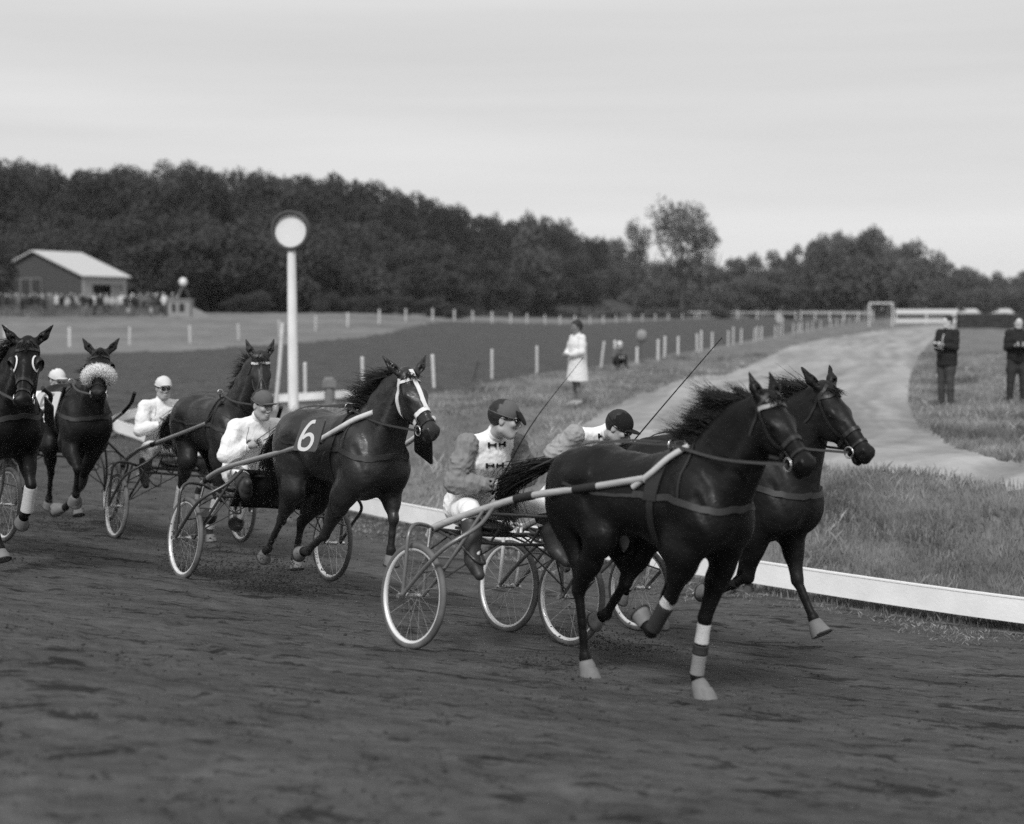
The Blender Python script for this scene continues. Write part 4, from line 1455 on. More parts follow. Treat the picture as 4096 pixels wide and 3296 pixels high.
def sand():
    q = quad[zone == 2][:, ::-1]
    u, inv = np.unique(q.ravel(), return_inverse=True)
    o = np_mesh('sand_path', VV[u], inv.reshape(-1, 4), M_sand)
    a = o.data.attributes.new('rut', 'FLOAT', 'POINT')
    a.data.foreach_set('value', rut.ravel()[u].astype(np.float32))
    t = M_sand.node_tree
    bs = t.nodes['Principled BSDF']
    src = bs.inputs['Base Color'].links[0].from_socket
    at = nn(t, 'ShaderNodeAttribute'); at.attribute_name = 'rut'
    mr = nn(t, 'ShaderNodeMapRange'); mr.inputs['From Min'].default_value = -.45; mr.inputs['From Max'].default_value = .4; mr.inputs['To Min'].default_value = .68; mr.inputs['To Max'].default_value = 1.1
    mu = nn(t, 'ShaderNodeMath', operation='MULTIPLY')
    t.links.new(at.outputs['Fac'], mr.inputs[0]); t.links.new(src, mu.inputs[0]); t.links.new(mr.outputs[0], mu.inputs[1])
    t.links.new(mu.outputs[0], bs.inputs['Base Color'])
    return tag(o, kind='structure')
tag(sand(), 'pale sandy lane curving across the infield')
tag(sub_mesh('outer_field', 3, M_outer), 'grass strip and fields beyond the far track')
# ground behind and beside the camera
mb = MB()
mb.add([(-600, -300, .3), (600, -300, .3), (600, 1.2, .3), (-600, 1.2, .3)], [(0, 1, 2, 3)])
tag(mb.build('ground_behind', M_track, smooth=False), 'dark ground continuing behind the track', kind='structure')

# ------------------------------------------------------------------ grass blades
def blades(name, X, Y, H, Wd, m, seed, lean=.5):
    g = np.random.default_rng(seed)
    n = len(X)
    Z = terrain(X, Y) + vnoise(X * .8, Y * .8, 12, 4) * .16 * np.clip(raild(X, Y)[0] / 2, 0, 1) * (raild(X, Y)[2] <= 0) - .02
    a = g.uniform(0, 2 * math.pi, n)
    la = g.uniform(0, 2 * math.pi, n)
    lm = g.uniform(.1, 1, n) * lean * H
    V = np.zeros((n, 4, 3))
    dx, dy = np.cos(a) * Wd, np.sin(a) * Wd
    V[:, 0] = np.stack([X - dx, Y - dy, Z], 1)
    V[:, 1] = np.stack([X + dx, Y + dy, Z], 1)
    V[:, 2] = np.stack([X + dx * .7 + np.cos(la) * lm * .4, Y + dy * .7 + np.sin(la) * lm * .4, Z + H * .6], 1)
    V[:, 3] = np.stack([X + np.cos(la) * lm, Y + np.sin(la) * lm, Z + H], 1)
    base = np.arange(n)[:, None] * 4
    Fq = np.concatenate([base + np.array([[0, 1, 2]]), base + np.array([[0, 2, 3]])])
    o = np_mesh(name, V.reshape(-1, 3), Fq, m, smooth=False)
    return tag(o, kind='stuff')
def scatter(n, ymin, ymax, umin, umax, g, power=1.):
    """even in depth-of-view so that near and far grass stay equally fine"""
    y = ymin * (ymax / ymin) ** (g.random(n) ** power)
    return g.uniform(umin, umax, n) * y, y
g = np.random.default_rng(21)
M_blade = mat('grass_blades', .19, .9, .6, 1.3, spec=.1, var2=.6, scale2=.55)
M_dry = mat('dry_grass_blades', .30, .9, .5, 2.5, spec=.1, var2=.3, scale2=.6)
x, y = scatter(460000, 11, 60, -.42, .46, g)
d_, z_, s_, t2_ = raild(x, y)
cl = vnoise(x * .7, y * .7, 31, 4)
ok = (s_ <= 0) & (d_ > .12) & ~inpoly(x, y, PATH) & (cl + g.random(len(x)) * .9 > .1)
x, y, cl, d_ = x[ok], y[ok], cl[ok], d_[ok]
H = (.03 + .07 * g.random(len(x)) + .10 * np.clip(cl + .1, 0, 1)) * np.clip(.8 + (y - 12) * .012, .8, 1.5)
tag(blades('infield_blades', x, y, H, .0015 + y * .00022, M_blade, 3), 'rough grass tussocks of the infield')
x, y = scatter(60000, 11, 50, -.42, .46, g)
d_, z_, s_, t2_ = raild(x, y)
cl = vnoise(x * 1.1, y * 1.1, 77, 4)
ok = (s_ <= 0) & (d_ > .12) & ~inpoly(x, y, PATH) & (cl > .12)
x, y = x[ok], y[ok]
tag(blades('pale_seed_grass', x, y, .08 + .14 * g.random(len(x)), .0015 + y * .0002, M_dry, 4, .9), 'pale dry stalks among the infield grass')
# ragged verge on the track side of the white board
x, y = scatter(110000, 10, 34, -.42, .46, g)
d_, z_, s_, t2_ = raild(x, y)
cl = vnoise(x * 1.3, y * 1.3, 55, 4)
ok = (s_ > 0) & (d_ < .95 + cl * 1.3) & (d_ > .05) & (t2_ < IDX_TIP)
x, y = x[ok], y[ok]
tag(blades('verge_grass', x, y, .015 + .045 * g.random(len(x)), .0012 + y * .0002, mat('verge_blades', .22, .9, .5, 3, spec=.1, var2=.4, scale2=1.5), 6, 1.6), 'flattened grass and straw along the foot of the board')
# tussocks lining the sand path edge and the men's mound
x, y = scatter(50000, 13, 45, .18, .42, g)
ok = ~inpoly(x, y, PATH) & (raild(x, y)[2] <= 0)
x, y = x[ok], y[ok]
tag(blades('lane_side_grass', x, y, .06 + .10 * g.random(len(x)), .002 + y * .00022, M_blade, 8), 'taller grass on the mound beside the sandy lane')
# clods on the track
def clods(name, X, Y, Z, R, m, seed):
    g = np.random.default_rng(seed)
    n = len(X)
    base = np.array([(1, 0, 0), (-1, 0, 0), (0, 1, 0), (0, -1, 0), (0, 0, 1), (0, 0, -1)], float)
    tri = np.array([(0, 2, 4), (2, 1, 4), (1, 3, 4), (3, 0, 4), (2, 0, 5), (1, 2, 5), (3, 1, 5), (0, 3, 5)])
    V = base[None] * g.uniform(.5, 1.3, (n, 6, 1)) * R[:, None, None] * np.array([1.3, 1, .7])
    th = g.uniform(0, 6.28, n)
    c, s = np.cos(th)[:, None], np.sin(th)[:, None]
    V = np.stack([V[..., 0] * c - V[..., 1] * s, V[..., 0] * s + V[..., 1] * c, V[..., 2]], -1) + np.stack([X, Y, Z], 1)[:, None]
    o = np_mesh(name, V.reshape(-1, 3), (tri[None] + (np.arange(n) * 6)[:, None, None]).reshape(-1, 3), m, smooth=False)
    return tag(o, kind='stuff')
x, y = scatter(16000, 4, 30, -.45, .45, g)
d_, z_, s_, t2_ = raild(x, y)
cl = vnoise((x * ca + y * sa) * .9, (-x * sa + y * ca) * 3.4, 91, 3)
ok = (s_ > 0) & (cl > .05)
x, y = x[ok], y[ok]
M_clod = mat('cinder_clods', .045, .95, .4, 5, spec=.1)
tag(clods('track_clods', x, y, terrain(x, y) + .004, .003 + .011 * g.random(len(x)) ** 4, M_clod, 5), 'loose dark clods thrown over the track')
# ------------------------------------------------------------------ white board along the inside of the track
M_board = mat('white_board_paint', .80, .55, .10, 3, .002, 30, (1, 1, 1), .3, var2=.06, scale2=.8)
M_boardtop = mat('white_board_cap', .82, .5, .05, 6)
M_wood = mat('weathered_wood', .09, .85, .25, 9, .004, 40, (1, 1, 6))
M_post = mat('white_post_paint', .52, .7, .14, 7, .002, 40, objrand=.12)
M_posts2 = mat('grey_post', .17, .85, .2, 9, .004, 40)
rail_len = np.concatenate([[0], np.cumsum(np.hypot(*(RL[1:, :2] - RL[:-1, :2]).T))])
def rail_at(s):
    return np.array([np.interp(s, rail_len, RL[:, k]) for k in range(3)])
def board_run(label, s0, s1, step, h=.34, group=None):
    root = empty('board_fence', tuple(rail_at((s0 + s1) / 2)))
    tag(root, label, 'fence')
    off = rail_at((s0 + s1) / 2)
    s = s0
    k = 0
    while s < s1 - .05:
        e = min(s + step, s1)
        a, b = rail_at(s) - off, rail_at(e - .008) - off
        n = max(2, int((e - s) / .5) + 1)
        pts = [rail_at(s + (e - .008 - s) * i / n) - off for i in range(n + 1)]
        lift = rnd.uniform(-.006, .006)
        vs, fs = [], []
        for i, p in enumerate(pts):
            t = pts[min(i + 1, n)] - pts[max(i - 1, 0)]
            nx, ny = -t[1], t[0]
            L_ = math.hypot(nx, ny); nx /= L_; ny /= L_
            for w, z in ((-.016, .115), (-.016, h), (.016, h), (.016, .115)):
                vs.append((p[0] + nx * w, p[1] + ny * w, p[2] + z + lift))
        for i in range(n):
            for q in range(4):
                q2 = (q + 1) % 4
                fs.append((i * 4 + q, i * 4 + 4 + q, i * 4 + 4 + q2, i * 4 + q2))
        fs += [(3, 2, 1, 0), (n * 4, n * 4 + 1, n * 4 + 2, n * 4 + 3)]
        MB().add(vs, fs).build('plank', M_board, root)
        vs = []
        for i, p in enumerate(pts):
            t = pts[min(i + 1, n)] - pts[max(i - 1, 0)]
            nx, ny = -t[1], t[0]
            L_ = math.hypot(nx, ny); nx /= L_; ny /= L_
            for w, z in ((-.022, h + .001), (-.022, h + .017), (.022, h + .017), (.022, h + .001)):
                vs.append((p[0] + nx * w, p[1] + ny * w, p[2] + z + lift))
        MB().add(vs, fs).build('cap_strip', M_boardtop, root)
        # stake behind and slanting strut in front of each joint
        p = pts[0]
        t = pts[1] - pts[0]; t = t / np.linalg.norm(t)
        nx, ny = -t[1], t[0]
        m_ = MB()
        m_.box((p[0] - nx * .06, p[1] - ny * .06, p[2] + .10), (.07, .07, .36), rz=math.atan2(t[1], t[0]))
        m_.build('stake', M_wood, root, smooth=False)
        m_ = MB()
        m_.tube([(p[0] + nx * .03 + t[0] * .1, p[1] + ny * .03 + t[1] * .1, p[2] + .10), (p[0] + nx * .30 + t[0] * .16, p[1] + ny * .30 + t[1] * .16, p[2] - .04)], .055, 6)
        m_.build('strut', M_wood, root)
        s = e; k += 1
    return root
i_tip = IDX_TIP
sA = rail_len[6 * 2]; sB = rail_len[6 * 16]
board_run('long low white board rail edging the near bend of the track', sA, rail_len[i_tip - 4], 3.6)
board_run('low white board rail round the infield tip, running back behind the finish post', rail_len[i_tip - 4], rail_len[6 * 17 - 2], 2.2, .275)

# ------------------------------------------------------------------ fence posts (each post a part of its fence)
def post_mesh():
    mb = MB()
    R_ = .045
    mb.tube([(0, 0, -.2), (0, 0, .80), (0, 0, .845), (0, 0, .86)], [R_, R_, R_ * .96, R_ * .6], 10)
    return mb
inner = empty('post_fence', (0, 0, 0))
tag(inner, 'line of short white posts along the inner side of the far track', 'fence')
pm = post_mesh().build('post', M_post, inner)
def dup(o, parent, loc, rot=(0, 0, 0), sc=(1, 1, 1)):
    c = o.copy(); COL.objects.link(c); c.parent = parent
    c.location = loc; c.rotation_euler = rot; c.scale = sc
    return c
# surveyed post feet: (px u, depth y)
first = True
for u, y, hh, ln in [(305, 34.2, 1.0, .0), (363, 35.2, 1.05, .03), (434, 37.0, 1.02, -.05), (492, 40.8, 1.0, .0), (537, 43.8, .98, .02), (601, 47.0, 1.06, -.12), (615, 48.5, 1.05, .03), (637, 50.5, .7, 0),
                     (658, 52.5, .95, 0), (664.5, 54, 1.05, .02), (678, 57, .95, 0), (697, 62, .95, -.04), (701, 63, 1.1, 0), (712, 66, .95, 0), (728, 72, .9, 0), (733, 74, 1.1, 0), (741, 77, .95, 0), (754, 82, .9, -.1), (757, 83, 1.0, 0),
                     (761, 85, .95, .1), (775, 92, .9, 0), (779, 94, .9, 0), (782, 97, 1.1, 0), (793, 105, .9, 0), (798, 108, .9, 0), (801, 110, .95, 0), (807, 115, .9, 0), (812, 120, .9, 0), (820, 128, .95, 0), (830, 140, .9, 0), (836, 150, .9, 0), (842, 160, .9, 0), (849, 172, .9, 0), (855, 185, .9, 0)]:
    x = (u - 512) / 1400 * y
    if first:
        o = pm; first = False
        o.location = (x, y, tz(x, y)); o.scale = (1, 1, hh)
    else:
        o = dup(pm, inner, (x, y, tz(x, y)), (0, ln, rnd.uniform(0, 3)), (1, 1, hh))
outerf = empty('post_fence', (-20, 72, 0))
tag(outerf, 'far line of white posts beyond the dark track with a sagging wire', 'fence')
ps = []
for u, y in [(-60, 70), (5.7, 71), (70, 72), (130, 74), (190.5, 76), (239, 81), (280, 87), (316, 93), (348, 98), (379.5, 103), (406, 108), (432.7, 113), (454.5, 118), (473, 123), (492, 128), (510.6, 133), (527, 138), (545, 144), (560, 150), (575, 157), (590, 164), (603, 171), (616, 179), (629, 188), (642, 198), (655, 209), (668, 221), (682, 235), (695, 251), (708, 270), (721, 292)]:
    x = (u - 512) / 1400 * y
    z = tz(x, y) + .0
    ps.append((x + 20, y - 72, z))
    if len(ps) == 1:
        o2 = post_mesh().build('post', M_post, outerf)
        o2.location = ps[-1]; o2.scale = (1.3, 1.3, 1.12)
    else:
        dup(o2, outerf, ps[-1], (0, rnd.uniform(-.03, .03), 0), (1.3 + y / 300, 1.3 + y / 300, 1.12 + rnd.uniform(-.04, .05)))
mb = MB()
for hz in (.55, .86):
    pts = []
    for a, b in zip(ps[:-1], ps[1:]):
        for k in range(5):
            t = k / 5
            pts.append((a[0] * (1 - t) + b[0] * t, a[1] * (1 - t) + b[1] * t, a[2] * (1 - t) + b[2] * t + hz - .10 * 4 * t * (1 - t)))
    mb.tube(pts, .007, 4)
w_ = mb.build('wire', M_posts2, outerf); w_['kind'] = 'stuff'

# ------------------------------------------------------------------ finish post
FX, FY = -4.68, 29.9
fz = tz(FX, FY)
fp = tag(empty('finish_post', (FX, FY, fz)), 'tall white finish post with a round white disc in a dark ring', 'post')
M_fin = mat('finish_white_paint', .74, .55, .10, 5, .002, 30, (1, 1, .4), var2=.10, scale2=1.2)
mb = MB()
mb.tube([(0, 0, -.3), (0, 0, 1.0), (0, 0, 2.6), (0, 0, 3.39)], [.115, .108, .098, .09], 20)
mb.build('pole', M_fin, fp)
yaw = rad(-8)
Rm = Matrix.Rotation(yaw, 3, 'Z')
mb = MB()
mb.lathe([(.352, -.10), (.36, -.115), (.418, -.115), (.425, -.10), (.425, .05), (.352, .05)], 'Y', 64, (0, -.02, 3.80))
r_ = mb.build('ring', mat('ring_black', .06, .7), fp); r_.rotation_euler = (0, 0, yaw)
mb = MB()
mb.lathe([(.0, -.012), (.350, -.012), (.350, .012), (0, .012)], 'Y', 64, (0, -.03, 3.80), closed=False)
r_ = mb.build('disc', mat('disc_white', .70, .6, .04, 3), fp, angle=40); r_.rotation_euler = (0, 0, yaw)
mb = MB(); mb.box((0, 0, 3.37), (.17, .06, .10)); mb.build('bracket', M_wood, fp, smooth=False)
mb = MB(); mb.tube([(-.36, -.22, -.1), (-.27, -.12, .9), (-.20, -.04, 1.85)], .045, 8); mb.build('brace', M_post, fp)

st = tag(empty('stump_post', (-4.0, 30.6, tz(-4.0, 30.6))), 'short grey weathered stump standing in front of the white board by the finish post', 'post')
mb = MB(); mb.tube([(0, 0, -.2), (0.01, 0, .35), (0, 0, .62), (0, 0, .66)], [.12, .115, .12, .09], 12); mb.build('stump', M_posts2, st)
mb = MB(); mb.box((0.02, -.11, .52), (.30, .06, .16)); mb.build('cross_piece', M_posts2, st, smooth=False)
if 0: ty = tag(empty('tyre', (-4.55, 33.4, tz(-4.55, 33.4) + .05)), 'old dark tyre leaning half sunk against the white board', 'tyre')
if 0: mb = MB(); mb.lathe([(.29 + .085 * math.cos(a), .075 * math.sin(a)) for a in np.linspace(0, 2 * math.pi, 13)[:-1]], 'Y', 32); mb.build('casing', M_posts2, ty)

# ------------------------------------------------------------------ trees
M_leafA = mat('dark_foliage', .052, .8, .4, .55, spec=.15, var2=.35, scale2=.16, objrand=.28)
M_leafB = mat('hazed_foliage', .088, .8, .45, .6, spec=.15, var2=.3, scale2=.2, objrand=.22)  # lighter than the dune wood: distance haze put into the leaf colour
M_bark = mat('bark', .06, .9, .25, 4, .02, 9, (1, 1, .3))
def crown_mesh(name, seed, R, H, nlobes, nq, leaf, gaps=.0):
    g = np.random.default_rng(seed)
    C = [(0, 0, H * .45, R * .62, H * .30)]
    for i in range(nlobes):
        a = g.uniform(0, 6.283); rr = g.uniform(.25, .75) * R; zz = g.uniform(.12, .88) * H
        rr *= math.sin(min(max(zz / H, .08), .95) * math.pi) ** .45
        s_ = g.uniform(.30, .50) * R
        C.append((math.cos(a) * rr, math.sin(a) * rr, zz, s_, s_ * g.uniform(.6, 1.0)))
    C = np.array(C)
    w = C[:, 3] ** 2; w /= w.sum()
    k = g.choice(len(C), nq, p=w)
    d = g.normal(0, 1, (nq, 3)); d /= np.linalg.norm(d, axis=1)[:, None]
    d[:, 2] = np.abs(d[:, 2]) * np.where(g.random(nq) < .8, 1, -1)
    rr = g.uniform(.55, 1.08, nq)
    P = C[k, :3] + d * np.stack([C[k, 3], C[k, 3], C[k, 4]], 1) * rr[:, None]
    n = d * .6 + g.normal(0, .7, (nq, 3)); n /= np.linalg.norm(n, axis=1)[:, None]
    t = np.cross(n, g.normal(0, 1, (nq, 3))); t /= np.linalg.norm(t, axis=1)[:, None]
    b = np.cross(n, t)
    s1 = leaf * g.uniform(.5, 1.4, nq)[:, None]; s2 = leaf * g.uniform(.35, .9, nq)[:, None]
    V = np.stack([P - t * s1, P - b * s2 * .8, P + t * s1 + n * s2 * .3, P + b * s2], 1).reshape(-1, 3)
    Fq = np.arange(nq * 4).reshape(-1, 4)
    me_o = np_mesh(name, V, Fq, M_leafA, smooth=False)
    me = me_o.data
    bpy.data.objects.remove(me_o)
    return me
CROWNS = [crown_mesh('crown_%d' % i, 100 + i, 1.0, 1.5, 14, 4600, .050) for i in range(5)]
AIRY = crown_mesh('airy_crown', 140, 1.0, 1.5, 20, 3000, .040)
def trunk_mesh():
    mb = MB()
    mb.tube([(0, 0, -.3), (.01, 0, .25), (.0, .01, .6), (0, 0, .95)], [.055, .042, .03, .015], 8)
    for a in (0.3, 1.7, 2.9, 4.4, 5.3):
        c_, s_ = math.cos(a), math.sin(a)
        z0 = .35 + .1 * (a % 1)
        mb.tube([(0, 0, z0), (c_ * .22, s_ * .22, z0 + .25), (c_ * .42, s_ * .42, z0 + .45), (c_ * .5, s_ * .5, z0 + .62)], [.022, .016, .009, .004], 6)
    o = mb.build('trunk', M_bark)
    me = o.data
    bpy.data.objects.remove(o)
    return me
TRUNK = trunk_mesh()
def tree(x, y, z, R, H, label, group, kind=None, m=M_leafA, clear=.25, rot=None, name='tree'):
    root = tag(empty(name, (x, y, z)), label, 'tree', group)
    t = bpy.data.objects.new('trunk', TRUNK); link(t, root)
    t.scale = (H * .5, H * .5, H * .72)
    c = bpy.data.objects.new('crown', kind or CROWNS[rnd.randrange(5)]); link(c, root)
    c.location = (0, 0, H * clear)
    c.scale = (R, R, H * (1 - clear) / 1.5)
    c.rotation_euler = (0, 0, rot if rot is not None else rnd.uniform(0, 6.28))
    if m is not M_leafA:
        c.material_slots[0].link = 'OBJECT'; c.material_slots[0].material = m
    return root
# skyline of the wood: (px u, px v of tree tops), and depth of the front row
SKY = [(-120, 162), (0, 164), (28, 164), (62, 171), (114, 171), (185, 168), (205, 166), (237, 173), (285, 177), (332, 175), (370, 178), (394, 190), (427, 199), (456, 209), (480, 216), (503, 228), (515, 224), (536, 219), (565, 228), (575, 240), (594, 238), (622, 245), (650, 262), (722, 258), (741, 259), (779, 252), (817, 238), (836, 235), (869, 231), (888, 238), (902, 247), (921, 245), (938, 264), (959, 268), (1024, 271), (1150, 268)]
su, sv = np.array(SKY, float).T
def top_at(u): return float(np.interp(u, su, sv))
# the wooded dune: ground that climbs behind the shed
hu = np.linspace(-760, 640, 90)
Vh = []
for u in hu:
    v = top_at(u)
    for k, (t, fr) in enumerate(((0, 0), (.25, .14), (.5, .40), (.75, .58), (1, .66), (1.4, .62))):
        y = 150 + 70 * t + max(0, u - 300) * .35
        htop = (309 - v) / 1400 * (y)
        z = 1.2 + max(0, htop - 9) * fr * min(1, max(0, (u + 760) / 260))
        Vh.append(((u - 512) / 1400 * y, y, z - (1.6 if k == 0 else 0) + rnd.uniform(-.3, .3)))
Fh = [(i * 6 + k, i * 6 + 6 + k, i * 6 + 7 + k, i * 6 + 1 + k) for i in range(89) for k in range(5)]
M_hill = mat('wood_floor', .045, .95, .3, .4, .1, 1.0)
tag(MB().add(Vh, Fh).build('wooded_hill', M_hill), 'dune rising under the dark wood', kind='structure')
def hill_z(u, t):
    v = top_at(u)
    y = 150 + 70 * t + max(0, u - 300) * .35
    fr = np.interp(t, [0, .25, .5, .75, 1, 1.4], [0, .14, .40, .58, .66, .62])
    return (u - 512) / 1400 * y, y, 1.2 + max(0, (309 - v) / 1400 * y - 9) * fr
GW = 'trees of the dark dune wood'
for row, t in enumerate((.02, .22, .42, .62, .82, 1.0)):
    u = -600 + row * 13
    while u < 600:
        x, y, z = hill_z(u, t + rnd.uniform(-.05, .05))
        if u > 430 and row in (1, 3):
            u += 30; continue
        topz = CAMZ + (307 - top_at(u)) / 1400 * y
        H = rnd.uniform(6.5, 9) if row < 4 else max(5.5, topz - z + rnd.uniform(-1.0, .3))
        H = min(H, topz - z + .4)
        if H > 3:
            R = rnd.uniform(3.6, 5.6)
            lw = ('front row tree of the dark wood', 'tree part way up the slope of the dark wood', 'tree on the skyline of the dark wood')[0 if row == 0 else 2 if row == 5 else 1] + (' left of the post' if u < 285 else ' right of the post')
            tree(x, y, z - .3, R, H, lw, GW, clear=.02 if row < 4 else .1)
        u += rnd.uniform(18, 27) * (1 if u > -120 else 2.2)
# trees at middle distance right of the wood
LR = 'haze-greyed tree in the distant belt at the end of the track'
GR = 'trees of the distant belt'
for row, y0 in enumerate((300, 325, 350)):
    u = 470 + row * 11
    while u < 1080:
        y = y0 + rnd.uniform(-8, 8)
        topz = CAMZ + (309 - top_at(u)) / 1400 * y
        H = (topz * (.62, .82, 1.0)[row] + rnd.uniform(-1.2, .4))
        if 645 < u < 725: H *= .95
        if H > 2:
            tree((u - 512) / 1400 * y, y, -.2, rnd.uniform(4.2, 7.0), H, LR, GR, clear=.02, m=M_leafB)
        u += rnd.uniform(16, 26)
# the tall loose tree and its neighbours
def ptree(u, vtop, y, R, label, kind=None, clear=.2, m=M_leafB, rot=0.):
    topz = CAMZ + (307 - vtop) / 1400 * y
    return tree((u - 512) / 1400 * y, y, -.1, R, topz, label, None, kind, m, clear, rot)
ptree(681, 207, 260, 7.4, 'tall loose crowned tree standing above the gap in the skyline', AIRY, .26, rot=1.)
ptree(700, 226, 262, 4.2, 'leaning side crown just right of the tall loose tree', AIRY, .45, rot=2.)
ptree(634, 226, 268, 3.2, 'small wispy tree left of the tall loose tree', AIRY, .3, rot=3.)
ptree(862, 231, 290, 7.5, 'rounded tall tree right of centre in the distant belt', None, .05, rot=.5)
ptree(826, 238, 292, 6.2, 'broad domed tree left of the rounded tall tree', None, .05, rot=2.5)
ptree(908, 244, 285, 5.6, 'domed tree at the right end of the tall group', None, .05, rot=4.)
ptree(537, 219, 240, 7.0, 'pale domed tree rising at the foot of the wood', None, .05, rot=1.5)

# low scrub in front of the wood
def bushes(lab, grp, rng_, ya, yb, n, m):
    for i in range(n):
        u = rnd.uniform(*rng_); y = rnd.uniform(ya, yb)
        x = (u - 512) / 1400 * y
        root = tag(empty('bush', (x, y, tz(x, y) - .2)), lab, 'bush', grp)
        c = bpy.data.objects.new('foliage', CROWNS[rnd.randrange(5)]); link(c, root)
        s_ = rnd.uniform(1.2, 2.6)
        c.scale = (s_, s_, rnd.uniform(.8, 1.6)); c.rotation_euler = (0, 0, rnd.uniform(0, 6))
        c.material_slots[0].link = 'OBJECT'; c.material_slots[0].material = m
for i_, (u_, y_, h_, r_) in enumerate(((-12, 118, 6.4, 3.0), (2, 118.5, 6.6, 1.7))):
    tree((u_ - 512) / 1400 * y_, y_, 1.0, r_, h_, ('dark tree at the left edge half hiding the shed', 'slim dark tree overlapping the left slope of the shed roof')[i_], None, clear=.05)
bushes('low dark bush at the foot of the dune wood', 'bushes below the dune wood', (200, 470), 134, 147, 16, M_leafA)
bushes('low pale bush at the edge of the field before the distant trees', 'bushes before the distant trees', (600, 800), 230, 280, 14, M_leafB)

# ------------------------------------------------------------------ shed
def place(u, y): return (u - 512) / 1400 * y, y
SXx, SXy = place(84, 122)
shed = tag(empty('shed', (SXx, SXy, tz(SXx, SXy)), (0, 0, rad(-25))), 'dark gabled shed with a pale sloping roof and an open doorway', 'shed')
M_shedw = mat('dark_shed_boards', .060, .8, .15, 2, .01, 8, (6, 1, 1))
M_shedl = mat('pale_shed_front', .33, .8, .10, 2)
M_roof = mat('pale_roof_sheets', .50, .6, .06, 1.5, .01, 4, (8, 1, 1))
M_glass = mat('dark_window_glass', .015, .15, .1, 4, spec=.6)
# local axes: x along the gable face (towards its right corner at x=0), y back along the side wall
GW_, HE, HP, LN = 10.6, 3.4, 5.5, 5.6
mb = MB()
gv = [(-GW_, 0, -.5), (0, 0, -.5), (0, 0, HE), (-GW_ / 2, 0, HP), (-GW_, 0, HE)]
gv2 = [(x, LN, z) for x, y, z in gv]
mb.add(gv + gv2, [(0, 1, 2, 3, 4), (9, 8, 7, 6, 5), (4, 3, 8, 9), (0, 4, 9, 5)])
mb.build('wall', M_shedw, shed, smooth=False)
mb = MB()   # right side wall with a door opening
for a, b, c_, d_ in ((0, 1.2, -.5, HE), (3.6, 3.8, 0, 2.6), (LN - .5, LN, -.5, HE), (1.2, LN - .5, 2.6, HE)):
    mb.box((0.03, (a + b) / 2, (c_ + d_) / 2), (.16, b - a, d_ - c_))
mb.build('front_wall', M_shedl, shed, smooth=False)
mb = MB(); mb.box((-.05, 4.4, 1.2), (.08, 1.5, 2.7)); mb.build('sliding_door', mat('pale_door', .26, .8), shed, smooth=False)
mb = MB(); mb.box((-.6, 2.5, 1.3), (.06, 3.2, 3.6)); mb.build('doorway_shade_panel', mat('doorway_shade', .01, .9), shed, smooth=False)  # near-black panel painting the shade inside the doorway
mb = MB()
for sgn in (1, -1):
    x0, x1 = (-GW_ / 2, .45) if sgn > 0 else (-GW_ / 2, -GW_ - .45)
    z1 = HE - (HP - HE) / (GW_ / 2) * .45
    vs = [(x0, -.4, HP + .05), (x1, -.4, z1 + .05), (x1, LN + .3, z1 + .05), (x0, LN + .3, HP + .05)]
    vs += [(x, y, z + .10) for x, y, z in vs]
    mb.add(vs, [(0, 1, 2, 3), (7, 6, 5, 4), (0, 4, 5, 1), (1, 5, 6, 2), (2, 6, 7, 3), (3, 7, 4, 0)])
    mb.build('roof', M_roof, shed, smooth=False); mb = MB()
for k in range(3):
    wx = -7.6 + k * 1.22
    mb = MB()
    mb.box((wx, -.06, 3.15), (1.25, .10, .12)); mb.box((wx, -.06, 1.55), (1.25, .10, .12)); mb.box((wx - .57, -.055, 2.35), (.11, .09, 1.5)); mb.box((wx + .57, -.055, 2.35), (.11, .09, 1.5))
    wf = mb.build('window', mat('window_frame_grey', .16, .8), shed, smooth=False)
    mb = MB(); mb.box((wx, -.02, 2.35), (1.04, .05, 1.5)); mb.build('pane', M_glass, wf, smooth=False)

# ------------------------------------------------------------------ small hut with a ball signal on its roof
hx, hy = place(182, 112)
hut = tag(empty('hut', (hx, hy, tz(hx, hy))), 'small pale hut with two dark openings right of the crowd', 'hut')
M_hut = mat('pale_hut', .24, .8, .15, 2)
mb = MB(); mb.box((0, 0, .65), (1.75, 1.4, 1.35)); mb.build('wall', M_hut, hut, smooth=False)
mb = MB(); mb.box((0, 0, 1.385), (1.95, 1.6, .10)); mb.build('roof', M_hut, hut, smooth=False)
for k in (-.42, .22):
    mb = MB(); mb.box((k, -.71, .75), (.30 if k < 0 else .42, .05, .65)); mb.build('opening', M_glass, hut, smooth=False)
mb = MB(); mb.add([(.95, -.5, -.2), (2.2, -.3, -.2), (2.2, .5, -.2), (.95, .6, -.2), (.95, -.5, .75), (2.2, -.3, .1), (2.2, .5, .1), (.95, .6, .75)], [(0, 1, 5, 4), (1, 2, 6, 5), (2, 3, 7, 6), (3, 0, 4, 7), (4, 5, 6, 7)]); mb.build('ramp', M_hut, hut, smooth=False)
sg_ = tag(empty('signal_stand', (hx + .1, hy, tz(hx, hy) + 1.44)), 'white ball on splayed legs standing on the hut roof', 'signal')
mb = MB()
mb.tube([(-.38, 0, 0), (.05, 0, 1.05)], .075, 6); mb.build('leg', M_posts2, sg_)
mb = MB(); mb.tube([(.62, 0, 0), (.15, 0, 1.05)], .045, 6); mb.build('leg', M_wood, sg_)
mb = MB()
mb.lathe([(0, -.36), (.16, -.32), (.28, -.18), (.32, 0), (.28, .18), (.16, .30), (0, .34)], 'Z', 20, (.1, 0, 1.34), closed=False); mb.build('ball', M_fin, sg_)

